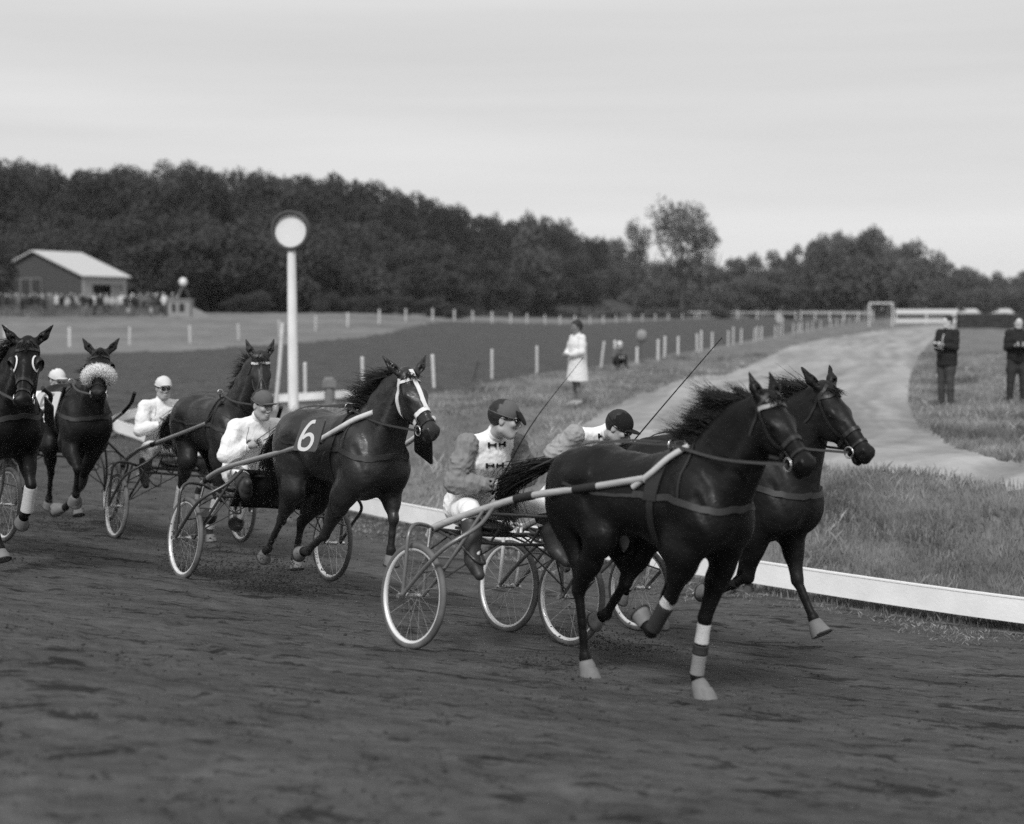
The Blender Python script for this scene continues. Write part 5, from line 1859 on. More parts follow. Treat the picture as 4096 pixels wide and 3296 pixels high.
# paling fence the crowd leans on
pf = tag(empty('paling_fence', (-45, 112, 1.2)), 'pale paling fence in front of the spectators', 'fence')
M_pal = mat('pale_palings', .15, .85, .2, 3, objrand=.25)
mb = MB(); mb.box((0, 0, .5), (.085, .03, 1.05)); p0 = mb.build('paling', M_pal, pf, smooth=False)
k = 0
u = -28
while u < 160:
    y = 112 + .02 * u
    x = (u - 512) / 1400 * y
    loc = (x + 45, y - 112, tz(x, y) - 1.2)
    if k == 0: p0.location = loc
    else: dup(p0, pf, loc, (0, rnd.uniform(-.05, .05), 0), (1, 1, rnd.uniform(.45, .62)))
    u += rnd.uniform(2.2, 3.0); k += 1
mb = MB()
for hz in (.3, .48):
    mb.tube([((uu - 512) / 1400 * 112 + 45, .06, tz((uu - 512) / 1400 * 112, 112) - 1.2 + hz) for uu in range(-28, 161, 12)], .03, 5)
mb.build('rail', M_pal, pf)

# ------------------------------------------------------------------ goal, far rails, dark hedge at the right
gx, gy = place(880, 141)
goal = tag(empty('football_goal', (gx, gy, tz(gx, gy)), (0, 0, rad(6))), 'white football goal standing at the far end of the sandy lane', 'goal')
M_goal = mat('goal_white', .62, .6)
for s in (-1, 1):
    mb = MB(); mb.tube([(1.2 * s, 0, 0), (1.2 * s, 0, 2.35)], .075, 8); mb.build('upright', M_goal, goal)
    mb = MB(); mb.tube([(1.2 * s, 0, 2.3), (1.15 * s, 1.0, 1.9), (1.15 * s, 1.6, 0)], .04, 6); mb.build('back_stay', M_goal, goal)
mb = MB(); mb.tube([(-1.27, 0, 2.35), (1.27, 0, 2.35)], .075, 8); mb.build('crossbar', M_goal, goal)
mb = MB()
for i in range(13):
    mb.tube([(-1.2 + .2 * i, .5, 2.25), (-1.2 + .2 * i, 1.5, .0)], .012, 3)
for j in range(9):
    mb.tube([(-1.2, .5 + j * .12, 2.25 - j * .27), (1.2, .5 + j * .12, 2.25 - j * .27)], .012, 3)
nt2 = mb.build('net', M_posts2, goal); nt2['kind'] = 'stuff'
def rail_fence(label, u0, u1, y0, y1, hs, hp, step):
    xa, ya = place(u0, y0)
    root = tag(empty('rail_fence', (xa, ya, 0)), label, 'fence')
    n = max(2, int(math.hypot(place(u1, y1)[0] - xa, y1 - y0) / step))
    P_ = []
    for i in range(n + 1):
        t = i / n
        y = y0 + (y1 - y0) * t; u = u0 + (u1 - u0) * t
        x = (u - 512) / 1400 * y
        P_.append((x - xa, y - ya, tz(x, y)))
    for i, p in enumerate(P_):
        mb = MB(); mb.box((p[0], p[1], p[2] + hp / 2), (.14, .14, hp)); mb.build('post', M_goal, root, smooth=False)
    for hz, hh in hs:
        for a, b in zip(P_[:-1], P_[1:]):
            mb = MB()
            v = [(a[0], a[1], a[2] + hz), (b[0], b[1], b[2] + hz), (b[0], b[1], b[2] + hz + hh), (a[0], a[1], a[2] + hz + hh)]
            v += [(x, y + .05, z) for x, y, z in v]
            mb.add(v, [(0, 1, 2, 3), (7, 6, 5, 4), (3, 2, 6, 7), (0, 4, 5, 1), (1, 5, 6, 2), (0, 3, 7, 4)])
            mb.build('board', M_goal, root, smooth=False)
    return root
rail_fence('two board white rail fence running right from the football goal', 895, 956, 165, 165, ((1.15, .55), (.15, .38)), 1.8, 3.6)
rail_fence('distant white rail fence left of the football goal', 800, 872, 215, 190, ((1.0, .35),), 1.4, 5)
rail_fence('faint white rail fence at the far bend', 660, 795, 270, 220, ((.95, .22),), 1.3, 7)
hd = tag(empty('hedge', place(1010, 128) + (tz(*place(1010, 128)),)), 'low dark clipped hedge at the right edge beyond the man', 'hedge')
mb = MB()
vs = []
nX = 40
for i in range(nX + 1):
    x = -4.6 + 22 * i / nX
    j = rnd.uniform(-.12, .12)
    vs += [(x, j, -.2), (x, j + .1, 1.35 + rnd.uniform(-.06, .06)), (x, 1.1 + j, 1.40 + rnd.uniform(-.06, .06)), (x, 1.2 + j, -.2)]
fs = [(i * 4 + k, i * 4 + 4 + k, i * 4 + 5 + k, i * 4 + 1 + k) for i in range(nX) for k in range(3)] + [(0, 1, 2, 3), (nX * 4 + 3, nX * 4 + 2, nX * 4 + 1, nX * 4)]
mb.add(vs, fs); mb.build('hedge_mass', mat('hedge_leaves', .03, .9, .5, 2, .12, 3), hd)
for nm, u, y in (('left', 968, 175), ('right', 1002, 172)):
    x, y_ = place(u, y)
    c = tag(empty('parked_car', (x, y_, tz(x, y_) - .05), (0, 0, rad(3 if nm == 'left' else -4))), 'pale roof of a parked car showing over the hedge, the %s one' % nm, 'car', 'cars parked behind the hedge')
    mb = MB()
    prof = [(-2.0, .35), (-2.05, .75), (-1.5, .92), (-1.0, 1.0), (-.55, 1.42), (.6, 1.45), (1.1, 1.0), (1.9, .85), (2.05, .6), (2.0, .35)]
    vs = [(a, -.75 + (.12 if b > 1.1 else 0), b + .35) for a, b in prof] + [(a, .75 - (.12 if b > 1.1 else 0), b + .35) for a, b in prof]
    n = len(prof)
    mb.add(vs, [tuple(range(n)), tuple(range(2 * n - 1, n - 1, -1))] + [(i, n + i, n + (i + 1) % n, (i + 1) % n) for i in range(n)])
    mb.build('body', mat('car_paint', .5, .3, spec=.6), c, smooth=False)
    mb = MB()
    mb.box((0.02, 0, 1.56), (1.75, 1.30, .30)); mb.build('windows', M_glass, c, smooth=False)
    for wx in (-1.3, 1.3):
        for wy in (-.72, .72):
            mb = MB(); mb.tube([(wx, wy - .08, .42), (wx, wy + .08, .42)], .36, 14); mb.build('wheel', M_rubber, c, angle=40)

# ball on a thin pole, leaning stake
bx_, by_ = place(641, 50.5)
bp_ = tag(empty('marker_pole', (bx_, by_, tz(bx_, by_))), 'dark ball on a thin pole beside the white posts', 'marker')
mb = MB(); mb.tube([(0, 0, -.1), (0, 0, .78)], .02, 6); mb.build('pole', M_wood, bp_)
mb = MB(); mb.lathe([(0, -.25), (.11, -.21), (.185, -.09), (.20, .03), (.16, .16), (.08, .23), (0, .25)], 'Z', 20, (.02, 0, .98), closed=False); mb.build('ball', mat('grey_ball', .22, .8, .4, 5), bp_)
lx, ly = place(472, 39.5)
mb = MB(); mb.tube([(-.02, 0, -.1), (.06, 0, .25), (.14, 0, .58)], [.05, .06, .06], 8)
lk = mb.build('leaning_stake', M_wood); lk.location = (lx, ly, tz(lx, ly)); tag(lk, 'short dark stake leaning to the right in the infield grass', 'stake')
# ------------------------------------------------------------------ the six teams
def rig(x, y, phi, dz=0.):
    return (x, y, tz(x, y) + dz, phi)
RA, RB, R6, R7, RC, RD = rig(-.13, 9.67, 40), rig(.50, 11.1, 40), rig(-2.26, 12.41, 36), rig(-3.66, 15.31, 34), rig(-5.38, 16.13, 30), rig(-5.37, 12.75, 40)
print('rig z', [round(r[2], 3) for r in (RA, RB, R6, R7, RC, RD)])
C_black, C_dark, C_bay, C_brown = coat('black_coat', .0055, .42, .2), coat('dark_bay_coat', .010, .5, .2), coat('bay_coat', .022, .36, .4), coat('brown_coat', .018, .42, .3)

# --- A: front team
build_horse('black trotter leading nearest the camera with pale browband and two bandaged forelegs', RA, dict(
    coat=C_black, res=.0115, dx=-.01, dz=.03, sc=.97, hs=.88, poll=(2.45, 0, 1.875), nose=(2.90, -.14, 1.50), seed=1, hands=(.10, .0, 1.17),
    legs=dict(fr=[(1.98, -.17, .95), (1.83, -.14, .66), (1.66, -.13, .42), (1.54, -.12, .50)],
              fl=[(1.99, .16, .93), (1.85, .14, .50), (1.80, .125, .13), (1.88, .12, .0)],
              hr=[(1.28, -.19, .96), (1.03, -.14, .58), (1.07, -.12, .15), (1.12, -.12, .01)],
              hl=[(1.34, .18, .95), (1.18, .13, .62), (1.00, .13, .38), (.88, .13, .33)]),
    planted=('fl', 'hr'), hoofm=dict(fl=M_hoofl, hr=M_hoofl), bells=(('fl', M_hoofl, .064), ('hr', M_hoofl, .058)),
    wraps=(('fl', .10, .42, M_bandage, .041, 'bandage'), ('fl', .46, .60, M_rubber, .045, 'shin_boot'), ('fl', .62, .95, M_greyband, .042, 'bandage'), ('fr', .02, .22, M_bandage, .043, 'bandage'), ('fr', .25, .9, M_rubber, .046, 'shin_boot')),
    browm=mat('tan_browband', .26, .5), browbw=.026, tail=[(.72, 0, 1.36), (.55, -.01, 1.33), (.34, -.02, 1.25), (.18, -.02, 1.16), (.14, 0, 1.02), (.22, 0, .86)],
    spread=.65, tailn=620, mane=900, mane_len=.25, mane_grav=.25, wind=(-1.0, -.12, .42), mane_side=-.05, ears=(-.17, .02, .05), check=False, reinm=M_leather2))
build_sulky('sulky with pale taped shafts of the leading team, driver in grey cap seated', RA, dict(
    shaft=[(-.20, .49, .74), (-.15, .49, .80), (.05, .475, .885), (.36, .45, 1.0), (.71, .43, 1.11), (1.25, .395, 1.225), (1.68, .375, 1.32)],
    shaftm=M_shaftp, tip=[(1.60, .38, 1.26), (1.72, .36, 1.36), (1.80, .31, 1.46), (1.87, .23, 1.54)], tipm=mat('canvas_tug', .42, .6, .1, 20), tipr=.019, tapes=((.64, .70), (.81, .87)), spin=.2))
build_person('driver in grey cap and goggles, white tunic with dark frogging and grey sleeves, looking aside', RA, dict(
    head=(.13, .0, 1.605), yaw=rad(38), pitch=rad(8), neck=(.0, 0, 1.475), chest=(-.08, 0, 1.33), pelvis=(-.27, 0, .99),
    shR=(-.05, -.19, 1.43), shL=(.0, .20, 1.42), elR=(-.06, -.29, 1.17), elL=(.02, .29, 1.18), haR=(.08, -.07, 1.15), haL=(.10, .08, 1.16),
    hipR=(-.24, -.10, .95), hipL=(-.24, .10, .95), knR=(.13, -.30, 1.0), knL=(.16, .30, .99), anR=(.22, -.36, .68), anL=(.24, .36, .68), toeR=(.32, -.38, .60), toeL=(.34, .38, .60)),
    dict(jacket=M_silk, sleeve=M_sleeve, pants=M_pants, cap=M_capgrey, peakm=M_capblack, peak_tilt=-.9, goggles=True, frogs=(.52, .86, 1.20), collar=M_silk, res=.0075, boot_h=.75, seed=2), group='drivers seated on the sulkies')
whip('long thin whip held upright by the driver in the grey cap', RA, [(.08, -.02, 1.16), (.40, .02, 1.60), (.86, .05, 2.05)])

# --- B: inside front team
build_horse('dark trotter on the inside of the leaders, head furthest forward, round white bridle stud', RB, dict(
    coat=C_dark, res=.012, dx=.02, dz=.04, sc=1.07, poll=(2.47, 0, 2.07), nose=(2.90, -.04, 1.64), seed=2, hands=(.52, .0, 1.45),
    legs=dict(fr=[(2.0, -.17, 1.05), (1.92, -.14, .74), (1.62, -.14, .58), (1.46, -.13, .57)],
              fl=[(2.04, .16, 1.04), (2.13, .13, .72), (2.28, .12, .48), (2.35, .12, .37)],
              hr=[(1.32, -.19, 1.0), (1.2, -.14, .66), (1.10, -.13, .36), (1.06, -.12, .25)],
              hl=[(1.0, .17, 1.0), (.72, .12, .74), (.50, .11, .42), (.40, .11, .32)]),
    wraps=(('hl', .08, .98, M_bandage, .044, 'bandage'),), bells=(('fl', M_hoofl, .062),), hoofm=dict(fl=M_hoofl),
    tail=[(.74, 0, 1.52), (.60, 0, 1.50), (.42, 0, 1.35), (.33, 0, 1.1), (.30, 0, .9)], mane=600, mane_len=.24, mane_grav=.2, wind=(-1., .0, .30), mane_side=0, ears=(-.15, .07, .03), check=False, reinm=M_leather2))
build_sulky('sulky of the inside leading team, white rimmed wheels half hidden behind the first horse', RB, dict(
    shaft=[(-.20, .49, .74), (-.15, .49, .80), (.05, .475, .90), (.36, .45, 1.02), (.71, .43, 1.13), (1.25, .40, 1.27), (1.68, .38, 1.38)], fork=mat('white_fork', .7, .4, .1, 10), tapes=(), spin=.5,
    tip=[(1.68, .34, 1.38), (1.8, .30, 1.48), (1.86, .22, 1.56)]))
build_person('driver in black jockey cap crouching low behind the leading horse, grey and white tunic', RB, dict(
    head=(.50, .0, 1.67), yaw=rad(22), pitch=rad(30), neck=(.34, 0, 1.62), chest=(.18, 0, 1.48), pelvis=(-.20, 0, 1.03),
    shR=(.24, -.22, 1.61), shL=(.30, .20, 1.57), elR=(.12, -.34, 1.46), elL=(.28, .30, 1.30), haR=(.48, -.07, 1.36), haL=(.50, .08, 1.37),
    hipR=(-.20, -.10, .97), hipL=(-.20, .10, .97), knR=(.20, -.28, 1.0), knL=(.20, .28, .99), anR=(.22, -.36, .68), anL=(.24, .36, .68), toeR=(.32, -.38, .60), toeL=(.34, .38, .60)),
    dict(jacket=M_silk, sleeve=mat('light_grey_sleeve', .30, .7, .25, 9, .018, 16, (1, 1, .7), spec=.25), pants=M_pants, cap=M_capblack, peak_tilt=.2, goggles=True, frogs=(.8, 1.2), collar=M_silk, res=.0085, boot_h=.75, seed=3), group='drivers seated on the sulkies')
whip('long whip with hooked tip held by the driver in the black cap', RB, [(.50, -.04, 1.40), (1.0, -.02, 1.88), (1.48, 0, 2.33), (1.53, 0, 2.37), (1.56, 0, 2.34)])

# --- 6
R6c = R6
build_horse('bay trotter number six with white crossed bridle straps, all four hooves off the ground', R6, dict(
    coat=C_bay, res=.0115, dx=-.02, dz=.035, sc=1.03, poll=(2.56, 0, 1.955), nose=(2.97, -.02, 1.54), seed=3, hands=(.07, -.02, 1.26), mouth=.006,
    legs=dict(fr=[(1.86, -.18, .98), (1.50, -.15, .62), (1.18, -.14, .44), (1.03, -.14, .42)],
              fl=[(2.00, .16, 1.0), (2.10, .13, .80), (2.06, .13, .55), (2.04, .13, .43)],
              hr=[(1.05, -.19, .95), (.70, -.13, .64), (.42, -.12, .36), (.31, -.12, .27)],
              hl=[(1.02, .19, .93), (.62, .10, .58), (.55, .07, .27), (.58, .06, .17)]),
    nosem=M_whitestrap, nbw=.034, browm=M_whitestrap, facestrap=M_whitestrap, ears=(-.13, .115, .05),
    tail=[(.70, 0, 1.42), (.52, -.02, 1.38), (.36, -.03, 1.2), (.28, -.02, 1.05), (.25, 0, .95)], spread=.8, tailn=420, mane=800, mane_len=.27, mane_grav=.3, wind=(-1., -.15, .25), mane_side=-.1,
    plates=(dict(c=[(1.635, -.40, 1.565), (2.005, -.40, 1.595), (1.875, -.415, 1.335), (1.485, -.415, 1.315)], m=mat('grey_number_cloth', .10, .6, .08, 20, spec=.3), digit='6', sw=.115, dm=mat('white_digit', .8, .6, .03)),
            dict(c=[(2.05, .36, 1.58), (2.34, .33, 1.49), (2.30, .36, 1.22), (2.0, .39, 1.30)], m=M_leather))))
build_sulky('sulky with polished shafts and black apron pulled by horse number six', R6, dict(
    hw=.725, shaft=[(-.40, .47, .66), (-.40, .47, .74), (-.30, .46, .84), (0, .45, .965), (.5, .43, 1.09), (1.0, .40, 1.21), (1.5, .385, 1.33), (1.62, .38, 1.36)],
    tip=[(1.60, .38, 1.36), (1.85, .36, 1.47), (2.0, .32, 1.55), (2.18, .27, 1.62)], tipm=mat('white_wrapped_tip', .6, .5, .15, 20), tipr=.022, apron=True, frame=M_framed, tapes=((.10, .20), (.30, .33), (.90, .97)), spin=.3, roll=.13))
build_person('bare faced driver in dark peaked cap and white silk tunic behind horse six', R6, dict(
    head=(.10, .0, 1.575), yaw=rad(10), pitch=rad(12), neck=(-.0, 0, 1.44), chest=(-.09, 0, 1.30), pelvis=(-.26, 0, .98),
    shR=(-.06, -.185, 1.38), shL=(-.02, .19, 1.37), elR=(-.02, -.31, 1.14), elL=(.02, .30, 1.14), haR=(.03, -.09, 1.22), haL=(.10, .06, 1.22), hdR=(.3, .5, .15), hdL=(.5, -.2, .1),
    hipR=(-.22, -.10, .93), hipL=(-.22, .10, .93), knR=(.20, -.27, 1.02), knL=(.20, .27, 1.02), anR=(.48, -.35, .86), anL=(.48, .35, .86), toeR=(.56, -.37, .96), toeL=(.56, .37, .96)),
    dict(jacket=M_silk, pants=M_pants, cap=M_capgrey, seams=mat('grey_piping', .3, .7), collar=M_silk, res=.0075, fat=1.14, peak_tilt=.28, seed=5), group='drivers seated on the sulkies')
whip('thin whip trailing back over the shoulder of the bare faced driver', R6, [(.04, -.06, 1.27), (-.30, -.06, 1.38), (-.64, -.05, 1.45), (-1.0, -.05, 1.47), (-1.44, -.05, 1.47), (-1.9, -.05, 1.45)], .005)

# --- 7
build_horse('bay trotter facing the camera with chequered browband and Y shaped face strap, white leg wraps', R7, dict(
    coat=C_brown, res=.013, dx=-.40, dz=.09, sc=1.03, poll=(2.22, 0, 2.10), nose=(2.48, -.10, 1.60), seed=4, hands=(-.45, -.02, 1.32),
    legs=dict(fr=[(1.62, -.17, 1.02), (1.52, -.13, .66), (1.26, -.13, .46), (1.14, -.12, .42)],
              fl=[(1.62, .16, 1.0), (1.55, .13, .66), (1.36, .13, .40), (1.26, .12, .33)],
              hr=[(.75, -.19, .98), (.40, -.13, .67), (.24, -.12, .38), (.16, -.12, .28)],
              hl=[(1.0, .18, .98), (.78, .12, .58), (.60, .10, .20), (.62, .10, .06)]),
    wraps=(('hl', .1, .95, M_bandage, .046, 'bandage'), ('hr', .1, .95, M_bandage, .044, 'bandage'), ('fr', .08, .9, M_bandage, .042, 'bandage'), ('fl', .08, .9, M_bandage, .042, 'bandage')),
    bells=(('fr', M_rubber, .075), ('fl', M_rubber, .075)),
    browm=mat('pale_browband', .55, .5, .4, 60), ystrap=M_leather2, ears=(-.15, .07, .03),
    tail=[(.30, 0, 1.50), (.10, -.02, 1.42), (-.12, -.05, 1.28), (-.20, -.05, 1.1), (-.18, 0, .95)], spread=1.0, tailn=420, mane=260, mane_len=.15, wind=(-.5, .2, .2)))
build_sulky('sulky with dark bent shafts behind the horse with the Y shaped face strap', R7, dict(
    hw=.725, shaft=[(-.66, .47, .70), (-.64, .47, .77), (-.5, .465, .86), (-.2, .45, .97), (.3, .43, 1.09), (.9, .40, 1.24), (1.40, .37, 1.37)],
    tip=[(1.38, .37, 1.36), (1.5, .35, 1.46), (1.63, .32, 1.60)], tipm=M_leather, frame=M_framed, shaftm=M_shaft, tapes=((.08, .16), (.62, .65)), spin=.7, roll=.12))
build_person('driver in white cap and dark glasses wearing a white tunic, hands behind the horse tail', R7, dict(
    head=(-.44, .0, 1.665), yaw=rad(-4), pitch=rad(3), neck=(-.50, 0, 1.52), chest=(-.53, 0, 1.37), pelvis=(-.56, 0, 1.03),
    shR=(-.50, -.20, 1.46), shL=(-.50, .20, 1.45), elR=(-.42, -.29, 1.20), elL=(-.40, .28, 1.20), haR=(-.30, -.08, 1.27), haL=(-.26, .08, 1.27), hdR=(.5, .4, .1), hdL=(.5, -.4, .1),
    hipR=(-.54, -.10, .98), hipL=(-.54, .10, .98), knR=(-.18, -.30, 1.0), knL=(-.18, .28, 1.0), anR=(-.10, -.36, .72), anL=(-.1, .34, .72), toeR=(.0, -.38, .64), toeL=(.0, .36, .64)),
    dict(jacket=M_silk, pants=M_pants, cap=M_capwhite, goggles=True, seams=mat('grey_piping', .3, .7), collar=M_silk, res=.0085, fat=.95, bandm=M_capwhite, seed=7, peak_tilt=.2), group='drivers seated on the sulkies')
whip('thin curved whip held low by the driver in white cap and dark glasses', R7, [(-.30, -.06, 1.32), (-.52, -.06, 1.36), (-1.0, -.06, 1.45), (-1.6, -.05, 1.47), (-2.1, -.05, 1.42), (-2.5, -.05, 1.35)], .005)

# --- C: sheepskin noseband
build_horse('brown trotter with fluffy sheepskin noseband and pale number cloth', RC, dict(
    coat=C_dark, hs=1.04, res=.013, dx=-.14, dz=.06, sc=1.02, poll=(2.35, .06, 2.0), nose=(2.72, -.06, 1.70), seed=5, hands=(.05, -.02, 1.22),
    legs=dict(fr=[(1.98, -.17, .98), (2.16, -.15, .80), (2.02, -.14, .52), (1.92, -.13, .42)],
              fl=[(1.86, .10, .98), (1.62, .0, .58), (1.35, -.10, .30), (1.22, -.18, .26)],
              hr=[(1.05, -.19, .95), (.80, -.13, .62), (.62, -.12, .32), (.54, -.12, .22)],
              hl=[(1.1, .18, .95), (1.0, .12, .58), (1.0, .10, .25), (1.05, .10, .15)]),
    kneeboots=(('fl', M_leather2, .062),), bells=(('fl', M_hoof, .07), ('fr', M_hoof, .068)), fleece=True, hood=1, browm=M_leather2, ears=(-.16, .11, .05),
    tail=[(.60, -.05, 1.40), (.35, -.15, 1.30), (.1, -.28, 1.1), (.0, -.42, .85), (.05, -.5, .62)], spread=1.7, tailn=700, mane=200, mane_len=.14, wind=(-.5, .2, .2), check=False,
    plates=(dict(c=[(1.70, -.42, 1.56), (1.95, -.24, 1.58), (1.93, -.33, 1.27), (1.66, -.53, 1.25)], m=mat('pale_number_cloth', .55, .7, .08, 20), digit='5', dm=mat('grey_digit', .2, .6), sw=.09),)))
build_sulky('sulky behind the horse with the sheepskin noseband, mostly hidden by horses', RC, dict(
    hw=.72, shaft=[(-.30, .47, .70), (-.28, .47, .80), (0, .45, .96), (.6, .42, 1.12), (1.1, .37, 1.25), (1.60, .34, 1.37)],
    tip=[(1.58, .34, 1.36), (1.8, .36, 1.48), (1.9, .36, 1.6)], frame=M_framed, roll=.12, shaftm=M_shaftp))
build_person('driver in white cap and glasses leaning out between two horses at the left', RC, dict(
    head=(-.03, .14, 1.60), yaw=rad(16), pitch=rad(10), neck=(-.10, .12, 1.45), chest=(-.14, .06, 1.31), pelvis=(-.26, 0, .98),
    shR=(-.10, -.09, 1.40), shL=(-.10, .31, 1.38), elR=(-.05, -.20, 1.14), elL=(-.02, .38, 1.14), haR=(.10, -.08, 1.2), haL=(.12, .08, 1.2), hdR=(.5, .4, .1), hdL=(.5, -.4, .1),
    hipR=(-.24, -.10, .93), hipL=(-.24, .10, .93), knR=(.20, -.27, 1.02), knL=(.20, .27, 1.02), anR=(.48, -.35, .86), anL=(.48, .35, .86), toeR=(.56, -.37, .96), toeL=(.56, .37, .96)),
    dict(jacket=M_silk, pants=M_pants, cap=M_capwhite, goggles=True, collar=M_silk, res=.009, fat=.95, seed=8, peak_tilt=.2), group='drivers seated on the sulkies')

# --- D: at the left edge
build_horse('dark trotter cut by the left edge of the picture, black blinkers with pale piping', RD, dict(
    coat=C_black, res=.012, dx=.06, dz=.03, sc=1.0, poll=(2.58, -.02, 1.86), nose=(2.90, -.20, 1.42), seed=6, hands=(.1, 0, 1.2),
    legs=dict(fl=[(2.05, .15, .95), (2.20, .13, .70), (2.12, .12, .48), (1.98, .12, .38)],
              fr=[(2.0, -.17, .93), (2.08, -.14, .52), (2.17, -.12, .22), (2.22, -.12, .12)],
              hr=[(1.3, -.19, .95), (1.1, -.13, .58), (1.05, -.12, .18), (1.10, -.12, .03)],
              hl=[(1.1, .18, .98), (.80, .12, .66), (.60, .10, .36), (.5, .10, .28)]),
    planted=(), hoofm=dict(fr=M_hoofl), bells=(('fr', M_hoofl, .062),), wraps=(('fl', .05, .98, M_bandage, .048, 'bandage'),), hood=2, ears=(-.14, .13, .05), browm=M_leather2,
    tail=[(.74, 0, 1.36), (.6, -.02, 1.36), (.45, -.03, 1.2), (.38, -.02, 1.0), (.36, 0, .85)], mane=300, mane_len=.2, wind=(-.8, -.4, .2), check=False,
    plates=(dict(c=[(2.0, .34, 1.40), (2.22, .32, 1.33), (2.16, .34, 1.12), (1.94, .36, 1.19)], m=M_leather),)))
build_sulky('sulky cut by the left edge of the picture, one white rimmed wheel showing', RD, dict(
    shaft=[(-.20, .49, .74), (-.15, .49, .80), (.05, .475, .885), (.36, .45, 1.0), (.71, .42, 1.11), (1.25, .37, 1.235), (1.68, .34, 1.33)], roll=.14, tip=[(1.66, .34, 1.32), (1.8, .3, 1.44), (1.86, .2, 1.5)]))

# dirt thrown up by the hooves
def dirt_cloud(c, n, sx, sz, seed, rmax=.012):
    g = np.random.default_rng(seed)
    n = int(n * 1.8)
    X = c[0] + g.normal(0, sx, n); Y = c[1] + g.normal(0, sx * .8, n)
    Z = terrain(X, Y) + np.abs(g.exponential(sz, n))
    return X, Y, Z, .0018 + rmax * .8 * g.random(n) ** 4
cs = []
for c, n, sx, sz, sd1 in (((-2.0, 11.6), 4200, .24, .14, 1), ((-2.75, 12.3), 1400, .22, .10, 2), ((-5.0, 15.2), 1200, .3, .12, 3), ((-3.4, 14.6), 700, .3, .06, 4), ((.3, 9.1), 500, .2, .03, 6), ((.75, 10.2), 900, .3, .06, 7), ((-4.4, 11.6), 600, .2, .06, 8)):
    cs.append(dirt_cloud(c, n, sx, sz, sd1))
X, Y, Z, R_ = [np.concatenate([c[i] for c in cs]) for i in range(4)]
tag(clods('flying_dirt', X, Y, Z, R_, M_clod, 12), 'dark cinders kicked up behind the hooves')
# ------------------------------------------------------------------ bystanders
M_coat = mat('white_raincoat', .66, .8, .06, 5, .006, 16)
M_darkc = mat('dark_cloth', .014, .85, .15, 10, .004, 30)
M_face = mat('pale_skin', .5, .55, .08, 14)
M_greyt = mat('grey_trousers', .10, .85, .15, 10, .005, 20)
def standing(h=1.72, lean=0., yawf=0., arms='front', stance=.10):
    k = h / 1.75
    J = dict(head=(.03 + lean * 1.0, 0, 1.635 * k), yaw=yawf, pitch=.05, neck=(lean * .9, 0, 1.47 * k), chest=(lean * .6, 0, 1.30 * k), pelvis=(0, 0, .97 * k),
             shR=(lean * .8, -.18 * k, 1.42 * k), shL=(lean * .8, .18 * k, 1.42 * k),
             hipR=(0, -.09, .92 * k), hipL=(0, .09, .92 * k), knR=(.02, -stance, .50 * k), knL=(.03, stance, .50 * k),
             anR=(-.01, -stance - .01, .09), anL=(.0, stance + .01, .09), toeR=(.14, -stance - .05, .04), toeL=(.15, stance + .05, .04))
    if arms == 'front':
        J.update(elR=(.04, -.215, 1.13 * k), elL=(.04, .215, 1.13 * k), haR=(.27, -.07, 1.19 * k), haL=(.27, .07, 1.19 * k), hdR=(.6, .5, .2), hdL=(.6, -.5, .2))
    elif arms == 'low':
        J.update(elR=(.05, -.25, 1.14 * k), elL=(.05, .25, 1.14 * k), haR=(.24, -.05, 1.06 * k), haL=(.24, .06, 1.06 * k), hdR=(.6, .5, .0), hdL=(.6, -.5, .0))
    else:
        J.update(elR=(.0, -.24, 1.14 * k), elL=(.0, .24, 1.14 * k), haR=(.05, -.24, .90 * k), haL=(.05, .24, .90 * k))
    return J
def at_px(u, y): return ((u - 512) / 1400 * y, y)
# woman in the white coat, facing left
wx, wy = at_px(577.5, 27.4)
build_person('dark haired woman in a long white coat standing on the infield, facing left', (wx, wy, tz(wx, wy) + .03, -62), standing(1.66, 0, .1, 'low', .07),
             dict(jacket=M_coat, coat=.50, fat=1.28, hemr=.165, pants=M_greyt, bare=True, res=.010, cres=.012, hairlow=True, hairbig=1.14, boot_h=0, bootm=mat('fawn_shoes', .3, .6), skin=mat('dark_stockings', .16, .6), wr=.006, sq=1.25), name='person')  # body in one even dark grey, the stocking tone
# man with a camera
mx_, my_ = at_px(947, 27.6)
r_man = (mx_, my_, tz(mx_, my_) + .03, -52)
build_person('man in open dark jacket and grey trousers with pale scarf, holding a camera', r_man, standing(1.78, 0, -.25, 'front', .10),
             dict(jacket=M_darkc, pants=mat('charcoal_trousers', .05, .85), wide=True, skin=M_face, collar=M_capwhite, tie=M_capwhite, res=.010, cres=.011, boot_h=0, coat=.80, hemr=.15, fat=1.15, wr=.005, sq=1.35))
def camera_prop(label, rg, off, s=1.):
    x0, y0, z0, ph = rg
    o = empty('camera', (x0, y0, z0), (0, 0, rad(ph - 90)))
    tag(o, label, 'camera')
    mb = MB(); mb.box(off, (.06 * s, .16 * s, .10 * s)); mb.build('case', M_metal if s > 1 else M_rubber, o, smooth=False)
    mb = MB(); mb.tube([(off[0] + .02, off[1], off[2]), (off[0] + .09, off[1], off[2])], .035 * s, 12); mb.build('lens', M_leather, o, angle=40)
    mb = MB(); mb.box((off[0], off[1], off[2] + .065 * s), (.04, .05, .03)); mb.build('viewfinder', M_rubber, o, smooth=False)
camera_prop('bright folding camera held out by the man in the open jacket', r_man, (.32, 0, 1.20), 1.15)
m2x, m2y = at_px(1017.5, 27.9)
r_m2 = (m2x, m2y, tz(m2x, m2y) + .03, -12)
